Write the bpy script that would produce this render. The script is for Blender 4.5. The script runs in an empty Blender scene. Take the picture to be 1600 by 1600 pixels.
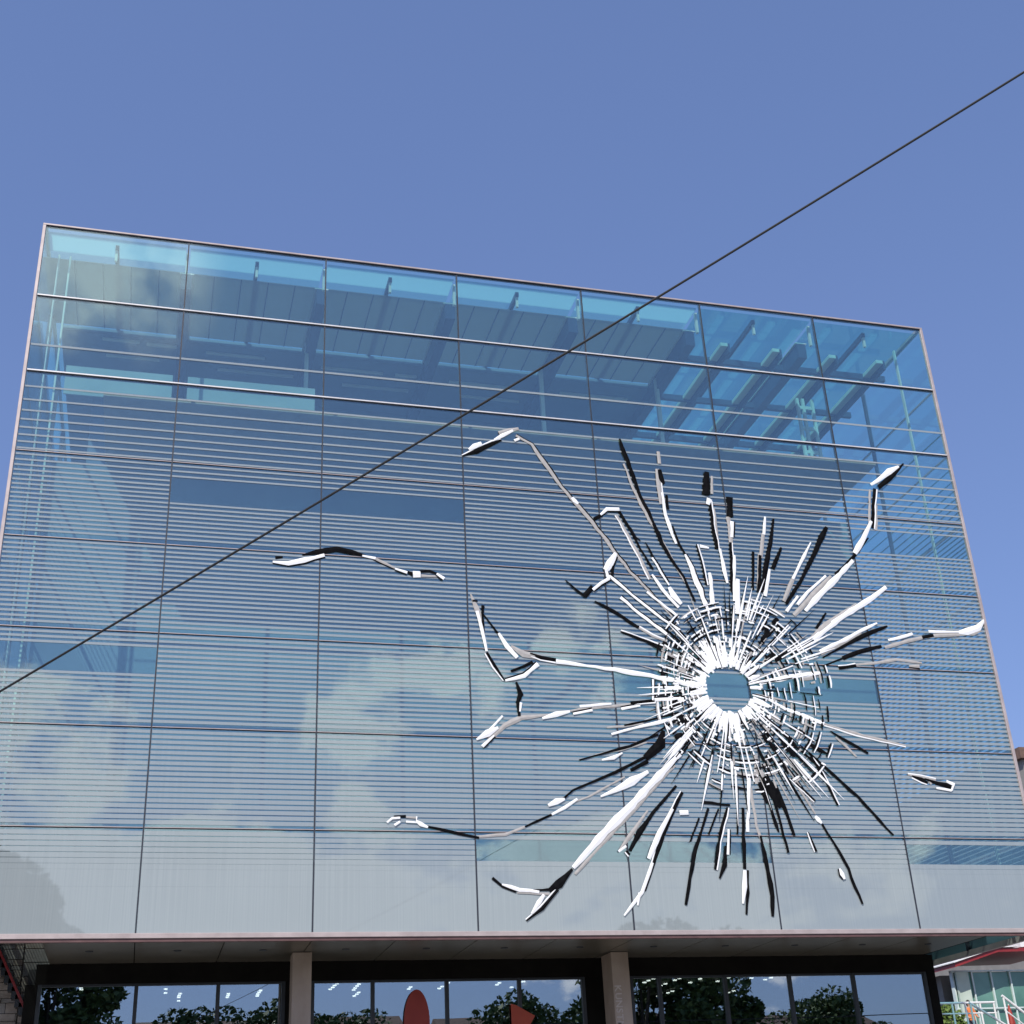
import bpy, bmesh, math, random
from mathutils import Vector, Matrix

# ------------------------------------------------------------------ camera, sky, sun, exposure
scene = bpy.context.scene
col = scene.collection
R = math.radians

cam_data = bpy.data.cameras.new('camera')
cam_data.sensor_width = 36.0
cam_data.lens = 2064.91 / 1600.0 * 36.0
cam_data.clip_start = 0.1
cam_data.clip_end = 3000.0
camera = bpy.data.objects.new('camera', cam_data)
col.objects.link(camera)
scene.camera = camera
YAW, PITCH, ROLL = 0.2778, 0.4599, -0.0511
fwd = Vector((math.sin(YAW) * math.cos(PITCH), math.cos(YAW) * math.cos(PITCH), math.sin(PITCH)))
rgt = Vector((math.cos(YAW), -math.sin(YAW), 0.0))
upv = rgt.cross(fwd)
r2 = rgt * math.cos(ROLL) + upv * math.sin(ROLL)
u2 = upv * math.cos(ROLL) - rgt * math.sin(ROLL)
camera.matrix_world = Matrix(((r2.x, u2.x, -fwd.x, 4.0505), (r2.y, u2.y, -fwd.y, -31.0871),
                              (r2.z, u2.z, -fwd.z, 1.65), (0, 0, 0, 1)))
scene.render.resolution_x = 1024
scene.render.resolution_y = 1024

SUN_EL, SUN_AZ = 46.0, 213.0          # degrees; azimuth measured from +Y towards +X
world = bpy.data.worlds.new('World')
scene.world = world
world.use_nodes = True
wn, wl = world.node_tree.nodes, world.node_tree.links
wn.clear()
w_out = wn.new('ShaderNodeOutputWorld')
w_bg = wn.new('ShaderNodeBackground')
w_bg.inputs['Strength'].default_value = 0.15
wl.new(w_bg.outputs[0], w_out.inputs[0])
sky = wn.new('ShaderNodeTexSky')
sky.sky_type = 'NISHITA'
sky.sun_disc = False
sky.sun_elevation = R(SUN_EL)
sky.sun_rotation = R(SUN_AZ)
sky.altitude = 250.0
sky.air_density = 1.15
sky.dust_density = 1.0
sky.ozone_density = 1.6
tint = wn.new('ShaderNodeMixRGB')
tint.blend_type = 'MULTIPLY'
tint.inputs['Fac'].default_value = 1.0
tint.inputs['Color2'].default_value = (0.86, 0.98, 1.13, 1)
wl.new(sky.outputs[0], tint.inputs['Color1'])
w_gam = wn.new('ShaderNodeGamma')
w_gam.inputs['Gamma'].default_value = 0.55
wl.new(tint.outputs[0], w_gam.inputs['Color'])
tint2 = wn.new('ShaderNodeMixRGB')
tint2.blend_type = 'MULTIPLY'
tint2.inputs['Fac'].default_value = 1.0
tint2.inputs['Color2'].default_value = (1.10, 1.25, 1.82, 1)
wl.new(w_gam.outputs[0], tint2.inputs['Color1'])


def wmath(op, a, b=None, c=None, clamp=False):
    n = wn.new('ShaderNodeMath')
    n.operation = op
    n.use_clamp = clamp
    for i, v in enumerate((a, b, c)):
        if v is None:
            continue
        if isinstance(v, (int, float)):
            n.inputs[i].default_value = v
        else:
            wl.new(v, n.inputs[i])
    return n.outputs[0]


def wstep(v, lo, hi):
    n = wn.new('ShaderNodeMapRange')
    n.interpolation_type = 'SMOOTHSTEP'
    n.inputs['From Min'].default_value = lo
    n.inputs['From Max'].default_value = hi
    wl.new(v, n.inputs['Value'])
    return n.outputs[0]


# fair-weather clouds low over the city on the side of the sky that the glass mirrors
w_tc = wn.new('ShaderNodeTexCoord')
w_sep = wn.new('ShaderNodeSeparateXYZ')
wl.new(w_tc.outputs['Generated'], w_sep.inputs[0])
w_map = wn.new('ShaderNodeMapping')
w_map.inputs['Scale'].default_value = (6.0, 6.0, 9.5)
w_map.inputs['Location'].default_value = (0.2, 0.9, 6.6)
wl.new(w_tc.outputs['Generated'], w_map.inputs[0])
w_noise = wn.new('ShaderNodeTexNoise')
w_noise.inputs['Scale'].default_value = 1.0
w_noise.inputs['Detail'].default_value = 9.0
w_noise.inputs['Roughness'].default_value = 0.6
wl.new(w_map.outputs[0], w_noise.inputs['Vector'])
PUFFS = (((-0.10, -0.955, 0.255), 7.0, 2.0, 0.30), ((0.165, -0.936, 0.308), 4.5, 1.0, 0.27), ((0.225, -0.919, 0.322), 4.0, 1.0, 0.28),
         ((0.305, -0.883, 0.357), 4.2, 1.0, 0.28), ((0.185, -0.956, 0.224), 5.0, 1.5, 0.30))
low = wmath('MULTIPLY', wstep(w_sep.outputs['Z'], 0.255, 0.195), wstep(w_sep.outputs['Z'], 0.085, 0.15))  # bank of cloud low over the city
back = wstep(w_sep.outputs['Y'], -0.15, -0.5)        # the half of the sky behind the viewer
dot = wn.new('ShaderNodeVectorMath')
dot.operation = 'DOT_PRODUCT'
wl.new(w_tc.outputs['Generated'], dot.inputs[0])
dot.inputs[1].default_value = (-0.068, -0.803, 0.592)
small = wstep(dot.outputs['Value'], 0.9952, 0.9990)    # one small fair-weather cloud higher up


def puff(d, r0, r1):
    n = wn.new('ShaderNodeVectorMath')
    n.operation = 'DOT_PRODUCT'
    wl.new(w_tc.outputs['Generated'], n.inputs[0])
    n.inputs[1].default_value = Vector(d).normalized()
    return wstep(n.outputs['Value'], math.cos(R(r0)), math.cos(R(r1)))


east = wstep(w_sep.outputs['X'], 0.25, 0.5)          # the bank thins out towards the right
amount = wmath('MULTIPLY', low, wmath('MULTIPLY_ADD', east, -0.24, 0.36))
for pd, q0, q1, am in PUFFS:
    amount = wmath('MAXIMUM', amount, wmath('MULTIPLY', puff(pd, q0, q1), am))
dens = wmath('ADD', wmath('MULTIPLY_ADD', w_noise.outputs['Fac'], 1.5, -0.10), amount)
dens = wmath('ADD', dens, wmath('MULTIPLY', wstep(w_sep.outputs['Z'], 0.34, 0.44), -0.2))
w_noise2 = wn.new('ShaderNodeTexNoise')
w_noise2.inputs['Scale'].default_value = 11.0
w_noise2.inputs['Detail'].default_value = 6.0
wl.new(w_tc.outputs['Generated'], w_noise2.inputs['Vector'])
wisp = wmath('MULTIPLY', small, wstep(w_noise2.outputs['Fac'], 0.36, 0.55))
cloud = wmath('MAXIMUM', wmath('MULTIPLY', wstep(dens, 0.83, 0.93), back, clamp=True), wisp)
w_ramp = wn.new('ShaderNodeMapRange')
w_ramp.inputs['From Min'].default_value = 0.84
w_ramp.inputs['From Max'].default_value = 1.25
w_ramp.inputs['To Min'].default_value = 7.8
w_ramp.inputs['To Max'].default_value = 6.2
wl.new(dens, w_ramp.inputs['Value'])
w_cc = wn.new('ShaderNodeCombineXYZ')
wl.new(w_ramp.outputs[0], w_cc.inputs[0])
wl.new(w_ramp.outputs[0], w_cc.inputs[1])
wl.new(wmath('MULTIPLY', w_ramp.outputs[0], 1.10), w_cc.inputs[2])
w_mix = wn.new('ShaderNodeMixRGB')
wl.new(wmath('MULTIPLY', cloud, 0.9), w_mix.inputs['Fac'])
wl.new(tint2.outputs[0], w_mix.inputs['Color1'])
wl.new(w_cc.outputs[0], w_mix.inputs['Color2'])
wl.new(w_mix.outputs[0], w_bg.inputs['Color'])

sun_data = bpy.data.lights.new('sun', 'SUN')
sun_data.energy = 4.8
sun_data.angle = R(0.5)
sun_data.color = (1.0, 0.95, 0.88)
sun = bpy.data.objects.new('sun', sun_data)
col.objects.link(sun)
sdir = Vector((math.sin(R(SUN_AZ)) * math.cos(R(SUN_EL)), math.cos(R(SUN_AZ)) * math.cos(R(SUN_EL)), math.sin(R(SUN_EL))))
sun.rotation_euler = (-sdir).to_track_quat('-Z', 'Y').to_euler()
sun.location = (-30, -40, 60)

vs = scene.view_settings
vs.view_transform = 'Standard'
vs.look = 'None'
vs.gamma = 1.0
vs.use_curve_mapping = False
vs.exposure = 0.0
scene.render.engine = 'CYCLES'
scene.cycles.max_bounces = 10
scene.cycles.transparent_max_bounces = 24
scene.cycles.caustics_reflective = False
scene.cycles.caustics_refractive = False

# ------------------------------------------------------------------ helpers


def new_mat(name):
    m = bpy.data.materials.new(name)
    m.use_nodes = True
    nt = m.node_tree
    nt.nodes.clear()
    out = nt.nodes.new('ShaderNodeOutputMaterial')
    return m, nt, out


def noise_mat(name, c1, c2, scale=4.0, rough=0.7, metal=0.0, bump=0.0, stretch=(1, 1, 1), spec=0.5, detail=6.0, bscale=None):
    m, nt, out = new_mat(name)
    p = nt.nodes.new('ShaderNodeBsdfPrincipled')
    p.inputs['Roughness'].default_value = rough
    p.inputs['Metallic'].default_value = metal
    p.inputs['Specular IOR Level'].default_value = spec
    tc = nt.nodes.new('ShaderNodeTexCoord')
    mp = nt.nodes.new('ShaderNodeMapping')
    mp.inputs['Scale'].default_value = stretch
    nt.links.new(tc.outputs['Object'], mp.inputs[0])
    n = nt.nodes.new('ShaderNodeTexNoise')
    n.inputs['Scale'].default_value = scale
    n.inputs['Detail'].default_value = detail
    nt.links.new(mp.outputs[0], n.inputs['Vector'])
    r = nt.nodes.new('ShaderNodeValToRGB')
    r.color_ramp.elements[0].position = 0.3
    r.color_ramp.elements[1].position = 0.7
    r.color_ramp.elements[0].color = (*c1, 1)
    r.color_ramp.elements[1].color = (*c2, 1)
    nt.links.new(n.outputs['Fac'], r.inputs[0])
    nt.links.new(r.outputs[0], p.inputs['Base Color'])
    if bump:
        b = nt.nodes.new('ShaderNodeBump')
        b.inputs['Strength'].default_value = bump
        b.inputs['Distance'].default_value = 0.02
        if bscale:
            n2 = nt.nodes.new('ShaderNodeTexNoise')
            n2.inputs['Scale'].default_value = bscale
            n2.inputs['Detail'].default_value = 5
            nt.links.new(mp.outputs[0], n2.inputs['Vector'])
            nt.links.new(n2.outputs['Fac'], b.inputs['Height'])
        else:
            nt.links.new(n.outputs['Fac'], b.inputs['Height'])
        nt.links.new(b.outputs[0], p.inputs['Normal'])
    nt.links.new(p.outputs[0], out.inputs[0])
    return m


def glass_mat(name, trans, refl, base, wave=0.0, wscale=0.35):
    """thin architectural glass: clear transmission with a coated, fresnel-weighted mirror reflection"""
    m, nt, out = new_mat(name)
    t = nt.nodes.new('ShaderNodeBsdfTransparent')
    t.inputs[0].default_value = (*trans, 1)
    g = nt.nodes.new('ShaderNodeBsdfGlossy')
    g.inputs['Color'].default_value = (*refl, 1)
    g.inputs['Roughness'].default_value = 0.0
    lw = nt.nodes.new('ShaderNodeLayerWeight')
    lw.inputs['Blend'].default_value = 0.5
    pw = nt.nodes.new('ShaderNodeMath')
    pw.operation = 'POWER'
    pw.inputs[1].default_value = 5.0
    nt.links.new(lw.outputs['Facing'], pw.inputs[0])
    ma = nt.nodes.new('ShaderNodeMath')
    ma.operation = 'MULTIPLY_ADD'
    ma.inputs[1].default_value = 1.0 - base
    ma.inputs[2].default_value = base
    nt.links.new(pw.outputs[0], ma.inputs[0])
    mx = nt.nodes.new('ShaderNodeMixShader')
    nt.links.new(ma.outputs[0], mx.inputs[0])
    nt.links.new(t.outputs[0], mx.inputs[1])
    nt.links.new(g.outputs[0], mx.inputs[2])
    if wave:
        gm = nt.nodes.new('ShaderNodeNewGeometry')
        n = nt.nodes.new('ShaderNodeTexNoise')
        n.inputs['Scale'].default_value = wscale
        n.inputs['Detail'].default_value = 2
        nt.links.new(gm.outputs['Position'], n.inputs['Vector'])
        b = nt.nodes.new('ShaderNodeBump')
        b.inputs['Strength'].default_value = wave
        b.inputs['Distance'].default_value = 0.05
        nt.links.new(n.outputs['Fac'], b.inputs['Height'])
        nt.links.new(b.outputs[0], g.inputs['Normal'])
    nt.links.new(mx.outputs[0], out.inputs[0])
    return m


def emit_mat(name, c, s):
    m, nt, out = new_mat(name)
    e = nt.nodes.new('ShaderNodeEmission')
    e.inputs[0].default_value = (*c, 1)
    e.inputs[1].default_value = s
    nt.links.new(e.outputs[0], out.inputs[0])
    return m


M = {}
M['glass'] = glass_mat('coated_blue_glass', (0.86, 0.99, 0.97), (0.83, 0.985, 0.995), 0.195, 0.07)
M['dark_roof_glass'] = glass_mat('dark_roof_glass', (0.58, 0.84, 0.84), (0.9, 1.0, 1.0), 0.08)
M['side_glass'] = glass_mat('side_blue_glass', (0.86, 0.955, 0.97), (0.9, 0.98, 1.0), 0.12, 0.03)
M['roof_glass'] = glass_mat('roof_glass', (0.80, 0.96, 0.92), (0.9, 1.0, 1.0), 0.08)
M['dark_glass'] = glass_mat('ground_floor_glass', (0.55, 0.60, 0.60), (0.86, 0.95, 1.0), 0.36, 0.012)
M['green_glass'] = noise_mat('green_tinted_glass', (0.05, 0.15, 0.115), (0.14, 0.29, 0.235), 0.5, 0.08, spec=0.8)


def frit_mat():
    m, nt, out = new_mat('white_printed_frit')
    tc = nt.nodes.new('ShaderNodeTexCoord')
    mp = nt.nodes.new('ShaderNodeMapping')
    mp.inputs['Scale'].default_value = (14, 1, 0.12)
    nt.links.new(tc.outputs['Object'], mp.inputs[0])
    n = nt.nodes.new('ShaderNodeTexNoise')
    n.inputs['Scale'].default_value = 2.0
    n.inputs['Detail'].default_value = 3
    nt.links.new(mp.outputs[0], n.inputs['Vector'])
    r = nt.nodes.new('ShaderNodeValToRGB')
    r.color_ramp.elements[0].position = 0.35
    r.color_ramp.elements[1].position = 0.65
    r.color_ramp.elements[0].color = (0.280, 0.318, 0.328, 1)
    r.color_ramp.elements[1].color = (0.305, 0.343, 0.353, 1)
    nt.links.new(n.outputs['Fac'], r.inputs[0])
    d = nt.nodes.new('ShaderNodeBsdfDiffuse')
    nt.links.new(r.outputs[0], d.inputs[0])
    g = nt.nodes.new('ShaderNodeBsdfGlossy')
    g.inputs['Roughness'].default_value = 0.02
    g.inputs['Color'].default_value = (0.86, 0.99, 1, 1)
    mx = nt.nodes.new('ShaderNodeMixShader')
    mx.inputs[0].default_value = 0.10
    nt.links.new(d.outputs[0], mx.inputs[1])
    nt.links.new(g.outputs[0], mx.inputs[2])
    nt.links.new(mx.outputs[0], out.inputs[0])
    return m


M['frit'] = frit_mat()
M['alu'] = noise_mat('warm_aluminium', (0.40, 0.335, 0.32), (0.52, 0.44, 0.42), 3.0, 0.42, 0.2)
M['alu_bright'] = noise_mat('bright_aluminium', (0.64, 0.62, 0.61), (0.76, 0.74, 0.725), 3.0, 0.4, 0.2)
M['gasket'] = noise_mat('black_gasket', (0.02, 0.024, 0.036), (0.035, 0.04, 0.055), 5.0, 0.55)
M['red_edge'] = noise_mat('dark_red_flashing', (0.10, 0.052, 0.05), (0.15, 0.08, 0.075), 4.0, 0.45)
M['red_paint'] = noise_mat('dark_red_paint', (0.22, 0.02, 0.025), (0.30, 0.03, 0.03), 4.0, 0.4)
M['steel'] = noise_mat('painted_steel', (0.03, 0.045, 0.09), (0.05, 0.07, 0.12), 2.0, 0.45)
M['pale_steel'] = noise_mat('pale_painted_steel', (0.52, 0.62, 0.59), (0.66, 0.74, 0.71), 2.0, 0.4)


def blind_mat():
    m, nt, out = new_mat('grey_roof_blind')
    d = nt.nodes.new('ShaderNodeBsdfDiffuse')
    d.inputs[0].default_value = (0.42, 0.44, 0.45, 1)
    t = nt.nodes.new('ShaderNodeBsdfTranslucent')
    t.inputs[0].default_value = (0.38, 0.40, 0.41, 1)
    n = nt.nodes.new('ShaderNodeTexNoise')
    n.inputs['Scale'].default_value = 0.8
    r = nt.nodes.new('ShaderNodeMapRange')
    r.inputs['To Min'].default_value = 0.46
    r.inputs['To Max'].default_value = 0.62
    nt.links.new(n.outputs['Fac'], r.inputs['Value'])
    mx = nt.nodes.new('ShaderNodeMixShader')
    nt.links.new(r.outputs[0], mx.inputs[0])
    nt.links.new(d.outputs[0], mx.inputs[1])
    nt.links.new(t.outputs[0], mx.inputs[2])
    nt.links.new(mx.outputs[0], out.inputs[0])
    return m


M['blind'] = blind_mat()
M['parapet_glass'] = noise_mat('blue_green_parapet', (0.22, 0.33, 0.36), (0.32, 0.43, 0.45), 0.7, 0.4)


def eave_mat():
    m, nt, out = new_mat('frosted_teal_glass')
    a = nt.nodes.new('ShaderNodeBsdfTranslucent')
    a.inputs[0].default_value = (0.34, 0.52, 0.53, 1)
    b = nt.nodes.new('ShaderNodeBsdfTransparent')
    b.inputs[0].default_value = (0.72, 0.93, 0.95, 1)
    mx = nt.nodes.new('ShaderNodeMixShader')
    mx.inputs[0].default_value = 0.4
    nt.links.new(b.outputs[0], mx.inputs[1])
    nt.links.new(a.outputs[0], mx.inputs[2])
    nt.links.new(mx.outputs[0], out.inputs[0])
    return m


M['eave'] = eave_mat()
M['ceiling_dark'] = noise_mat('dark_gallery_wall', (0.11, 0.17, 0.26), (0.16, 0.23, 0.32), 0.6, 0.35)
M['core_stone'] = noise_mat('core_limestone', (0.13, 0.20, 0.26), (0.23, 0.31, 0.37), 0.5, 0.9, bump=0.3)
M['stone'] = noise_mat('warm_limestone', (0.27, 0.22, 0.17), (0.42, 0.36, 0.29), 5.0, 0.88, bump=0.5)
M['stone2'] = noise_mat('grey_limestone', (0.24, 0.22, 0.19), (0.35, 0.32, 0.28), 5.0, 0.88, bump=0.5)
M['concrete'] = noise_mat('fair_faced_concrete', (0.34, 0.265, 0.20), (0.46, 0.37, 0.29), 2.2, 0.8, bump=0.25, stretch=(1, 1, 0.5), bscale=18)
M['soffit'] = noise_mat('bronze_soffit_panel', (0.13, 0.118, 0.092), (0.185, 0.168, 0.135), 1.3, 0.3, 0.25)
M['black'] = noise_mat('black_fascia', (0.006, 0.005, 0.004), (0.011, 0.010, 0.008), 2.0, 0.7, spec=0.1)
M['frame_dark'] = noise_mat('dark_window_frame', (0.016, 0.02, 0.024), (0.03, 0.035, 0.04), 3.0, 0.4)
M['interior'] = noise_mat('dim_interior', (0.035, 0.034, 0.032), (0.06, 0.058, 0.054), 1.0, 0.8)
M['lamp'] = emit_mat('lit_ceiling_lamp', (1.0, 0.96, 0.88), 5.0)
M['red_sign'] = noise_mat('red_sign_enamel', (0.30, 0.030, 0.016), (0.36, 0.04, 0.022), 2.0, 0.45)
M['orange_sign'] = noise_mat('orange_red_sign', (0.40, 0.055, 0.02), (0.48, 0.07, 0.026), 2.0, 0.45)
M['letter'] = noise_mat('pale_lettering', (0.50, 0.43, 0.37), (0.60, 0.52, 0.45), 9.0, 0.6)
M['wire'] = noise_mat('black_cable', (0.006, 0.006, 0.007), (0.014, 0.014, 0.015), 30.0, 0.6)
M['asphalt'] = noise_mat('plaza_asphalt', (0.042, 0.042, 0.043), (0.065, 0.064, 0.062), 0.7, 0.9, bump=0.3, bscale=40)
M['paving'] = noise_mat('plaza_paving', (0.20, 0.19, 0.18), (0.28, 0.27, 0.25), 1.3, 0.85, bump=0.3, bscale=25)
M['bark'] = noise_mat('tree_bark', (0.05, 0.04, 0.03), (0.10, 0.08, 0.06), 6.0, 0.9, bump=0.6, stretch=(1, 1, 0.25))
M['leaf'] = noise_mat('green_leaves', (0.04, 0.075, 0.018), (0.10, 0.15, 0.04), 0.9, 0.6)
M['leaf_light'] = noise_mat('bright_green_leaves', (0.09, 0.15, 0.02), (0.17, 0.25, 0.05), 0.9, 0.6)
M['plaster'] = noise_mat('pale_plaster', (0.50, 0.47, 0.41), (0.62, 0.58, 0.51), 1.5, 0.9)
M['plaster_green'] = noise_mat('pale_green_plaster', (0.42, 0.50, 0.42), (0.52, 0.60, 0.52), 1.5, 0.9)
M['plaster_grey'] = noise_mat('grey_render', (0.25, 0.235, 0.215), (0.34, 0.32, 0.29), 1.5, 0.9)
M['roof_tile'] = noise_mat('brown_roof', (0.11, 0.07, 0.055), (0.19, 0.12, 0.09), 3.0, 0.85, bump=0.3)
M['window'] = noise_mat('dark_window_pane', (0.03, 0.04, 0.05), (0.06, 0.075, 0.085), 0.6, 0.08, spec=0.8)
M['white_paint'] = noise_mat('white_paint', (0.72, 0.71, 0.69), (0.82, 0.81, 0.79), 4.0, 0.55)
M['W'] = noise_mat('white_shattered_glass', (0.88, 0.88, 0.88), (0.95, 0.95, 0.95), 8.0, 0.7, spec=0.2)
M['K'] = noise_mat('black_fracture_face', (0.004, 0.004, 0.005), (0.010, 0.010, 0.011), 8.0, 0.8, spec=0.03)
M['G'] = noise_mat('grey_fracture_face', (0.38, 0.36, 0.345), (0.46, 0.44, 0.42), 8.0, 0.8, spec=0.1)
M['skin'] = noise_mat('skin', (0.42, 0.24, 0.16), (0.50, 0.30, 0.21), 6.0, 0.6)
M['orange_cloth'] = noise_mat('orange_cloth', (0.60, 0.17, 0.05), (0.74, 0.24, 0.08), 8.0, 0.85)
M['dark_cloth'] = noise_mat('dark_cloth', (0.03, 0.03, 0.045), (0.06, 0.06, 0.08), 8.0, 0.85)
M['hair'] = noise_mat('dark_brown_hair', (0.02, 0.013, 0.009), (0.05, 0.03, 0.02), 20.0, 0.7)


def world_base(o):
    v = Vector((0, 0, 0))
    while o is not None:
        v += o.location
        o = o.parent
    return v


def tag(o, label=None, cat=None, group=None, kind=None):
    if label:
        o['label'] = label
    if cat:
        o['category'] = cat
    if group:
        o['group'] = group
    if kind:
        o['kind'] = kind
    return o


def empty(name, loc, label, cat, group=None):
    o = bpy.data.objects.new(name, None)
    o.empty_display_size = 0.5
    col.objects.link(o)
    o.location = loc
    return tag(o, label, cat, group)


class MB:
    """collects faces in world coordinates, then becomes one mesh object"""

    def __init__(self):
        self.v, self.f = [], []

    def poly(self, verts, faces):
        b = len(self.v)
        self.v += [tuple(p) for p in verts]
        self.f += [tuple(i + b for i in q) for q in faces]
        return self

    def box(self, x0, x1, y0, y1, z0, z1):
        return self.poly([(x0, y0, z0), (x1, y0, z0), (x1, y1, z0), (x0, y1, z0),
                          (x0, y0, z1), (x1, y0, z1), (x1, y1, z1), (x0, y1, z1)],
                         [(3, 2, 1, 0), (4, 5, 6, 7), (0, 1, 5, 4), (1, 2, 6, 5), (2, 3, 7, 6), (3, 0, 4, 7)])

    def tube(self, pts, r, n=8):
        pts = [Vector(p) for p in pts]
        rs = r if isinstance(r, (list, tuple)) else [r] * len(pts)
        b = len(self.v)
        for i, p in enumerate(pts):
            d = (pts[min(i + 1, len(pts) - 1)] - pts[max(i - 1, 0)]).normalized()
            a = d.cross(Vector((0, 0, 1)))
            if a.length < 1e-3:
                a = Vector((1, 0, 0))
            a.normalize()
            c = d.cross(a)
            for k in range(n):
                t = 2 * math.pi * k / n
                q = p + (a * math.cos(t) + c * math.sin(t)) * rs[i]
                self.v.append(tuple(q))
        for i in range(len(pts) - 1):
            for k in range(n):
                k2 = (k + 1) % n
                self.f.append((b + i * n + k, b + i * n + k2, b + (i + 1) * n + k2, b + (i + 1) * n + k))
        self.f.append(tuple(b + k for k in reversed(range(n))))
        e = b + (len(pts) - 1) * n
        self.f.append(tuple(e + k for k in range(n)))
        return self

    def prism(self, outline, y0, y1):
        """outline in x,z extruded along y"""
        n = len(outline)
        b = [(x, y0, z) for x, z in outline] + [(x, y1, z) for x, z in outline]
        fs = [tuple(range(n)), tuple(range(2 * n - 1, n - 1, -1))]
        fs += [(i, i + n, (i + 1) % n + n, (i + 1) % n) for i in range(n)]
        return self.poly(b, fs)

    def mesh(self, name, mat, off=Vector((0, 0, 0)), smooth=False):
        me = bpy.data.meshes.new(name)
        me.from_pydata([(x - off.x, y - off.y, z - off.z) for x, y, z in self.v], [], self.f)
        me.materials.append(M[mat] if isinstance(mat, str) else mat)
        if smooth:
            for p in me.polygons:
                p.use_smooth = True
        me.update()
        return me

    def build(self, name, mat, parent=None, smooth=False, bevel=0.0, loc=None):
        off = world_base(parent) if parent else (Vector(loc) if loc else Vector((0, 0, 0)))
        o = bpy.data.objects.new(name, self.mesh(name, mat, off, smooth))
        col.objects.link(o)
        if parent:
            o.parent = parent
        elif loc:
            o.location = loc
        if bevel:
            bm = bmesh.new()
            bm.from_mesh(o.data)
            bmesh.ops.recalc_face_normals(bm, faces=bm.faces)
            bmesh.ops.bevel(bm, geom=bm.edges[:], offset=bevel, segments=1, affect='EDGES')
            bm.to_mesh(o.data)
            bm.free()
        return o


def box(name, mat, parent, *b, bevel=0.0):
    return MB().box(*b).build(name, mat, parent, bevel=bevel)


def inst(name, me, parent, loc, rotz=0.0):
    o = bpy.data.objects.new(name, me)
    col.objects.link(o)
    o.parent = parent
    o.location = loc
    o.rotation_euler = (0, 0, rotz)
    return o


def copy_tree(o, parent=None):
    c = o.copy()
    col.objects.link(c)
    c.parent = parent
    for ch in list(o.children):
        copy_tree(ch, c)
    return c


rnd = random.Random(11)

# ------------------------------------------------------------------ the setting: ground
g = MB().box(-900, 900, -900, 900, -1.0, 0.0).build('ground', 'asphalt')
tag(g, kind='structure')
pv = MB().box(-40, 70, -55, 30, -0.2, 0.004).build('plaza_pavement', 'paving')
tag(pv, kind='structure')

# ------------------------------------------------------------------ the glass cube
BW, RH, TOP, BOT = 3.86, 2.3623, 25.46, 6.5616
WID = BW * 7
mus = empty('museum_building', (WID / 2, 0, 0), 'tall glass cube building with white printed stripes and dark recessed ground floor', 'building')
mb_off = world_base(mus)


def row_top(r):                      # r = 0 is the uppermost row of panes
    return TOP - r * RH


# printed stripe heights, denser and broader towards the bottom
stripes = []
z = row_top(1) - 0.655 * RH
stripes.append((z, 0.06))
pitches = [0.47, 0.40, 0.32, 0.265, 0.235, 0.215, 0.20, 0.185, 0.17, 0.158, 0.15, 0.142, 0.136, 0.131]
z = row_top(2)
i = 0
while z > BOT + 0.2:
    p = pitches[i] if i < len(pitches) else 0.125
    z -= p
    s = (row_top(2) - z)
    if s < 3.0:
        duty_w = 0.05
    else:
        duty = 0.39 + 0.13 * min(1, (s - 3.0) / 5.5)
        if s > 8.6:
            duty += 0.30 * min(1.0, (s - 8.6) / 3.6)
        if s > 12.2:
            duty += 0.3 * min(1.0, (s - 12.2) / 0.9)
        duty_w = min(duty, 1.0) * p
    stripes.append((z, duty_w))
    i += 1
    if s > 13.0:
        break
SOLID_FROM = z - stripes[-1][1] / 2 - 0.001                # below this the print is continuous

CLEAR = {3: (0.46, 1.08), 5: (0.38, 1.06), 7: (0.14, 0.72)}
CLEAR_BAYS = {3: (1, 2, 6), 5: (0, 4, 5), 7: (3, 4, 6)}


def stripe_mesh(r, clear):
    t, b = row_top(r), row_top(r + 1)
    m = MB()
    c0, c1 = (t - CLEAR[r][1], t - CLEAR[r][0]) if clear else (0, -1)
    for zz, w in stripes:
        if b + 0.04 < zz - w / 2 and zz + w / 2 < t - 0.04 and not (c0 < zz < c1):
            m.box(0.02, BW - 0.02, -0.005, -0.002, zz - w / 2 - b, zz + w / 2 - b)
    if r == 7:
        m.box(0.02, BW - 0.02, -0.005, -0.002, 0.03, SOLID_FROM - b)
    return m.mesh('printed_stripes', 'frit') if m.f else None


pane_me = MB().box(0.018, BW - 0.018, 0.0, 0.022, 0.02, RH - 0.02).mesh('glass_pane', 'glass')
side_me = MB().box(0.035, BW - 0.035, 0.0, 0.022, 0.03, RH - 0.03).mesh('glass_pane', 'side_glass')
smesh = {}
for r in range(8):
    smesh[(r, False)] = stripe_mesh(r, False)
    smesh[(r, True)] = stripe_mesh(r, True) if r in CLEAR else None
prnd = random.Random(5)
for r in range(8):
    zb = row_top(r + 1)
    for b in range(7):
        o = inst('glass_pane', pane_me, mus, (b * BW - mb_off.x, 0, zb))
        o.rotation_euler = (R(prnd.uniform(-0.14, 0.10)), 0, R(prnd.uniform(-0.05, 0.12)))
        sm = smesh[(r, b in CLEAR_BAYS.get(r, ()))]
        if sm:
            inst('printed_stripes', sm, o, (0, 0, 0))
    for b in range(7):
        for side in (0, 1):
            if side:
                o = inst('glass_pane', side_me, mus, (WID - mb_off.x, b * BW, zb), R(90))
            else:
                o = inst('glass_pane', side_me, mus, (-mb_off.x, (7 - b) * BW, zb), R(-90))
            sm = smesh[(r, False)]
            if sm:
                inst('printed_stripes', sm, o, (0, 0, 0))

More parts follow.
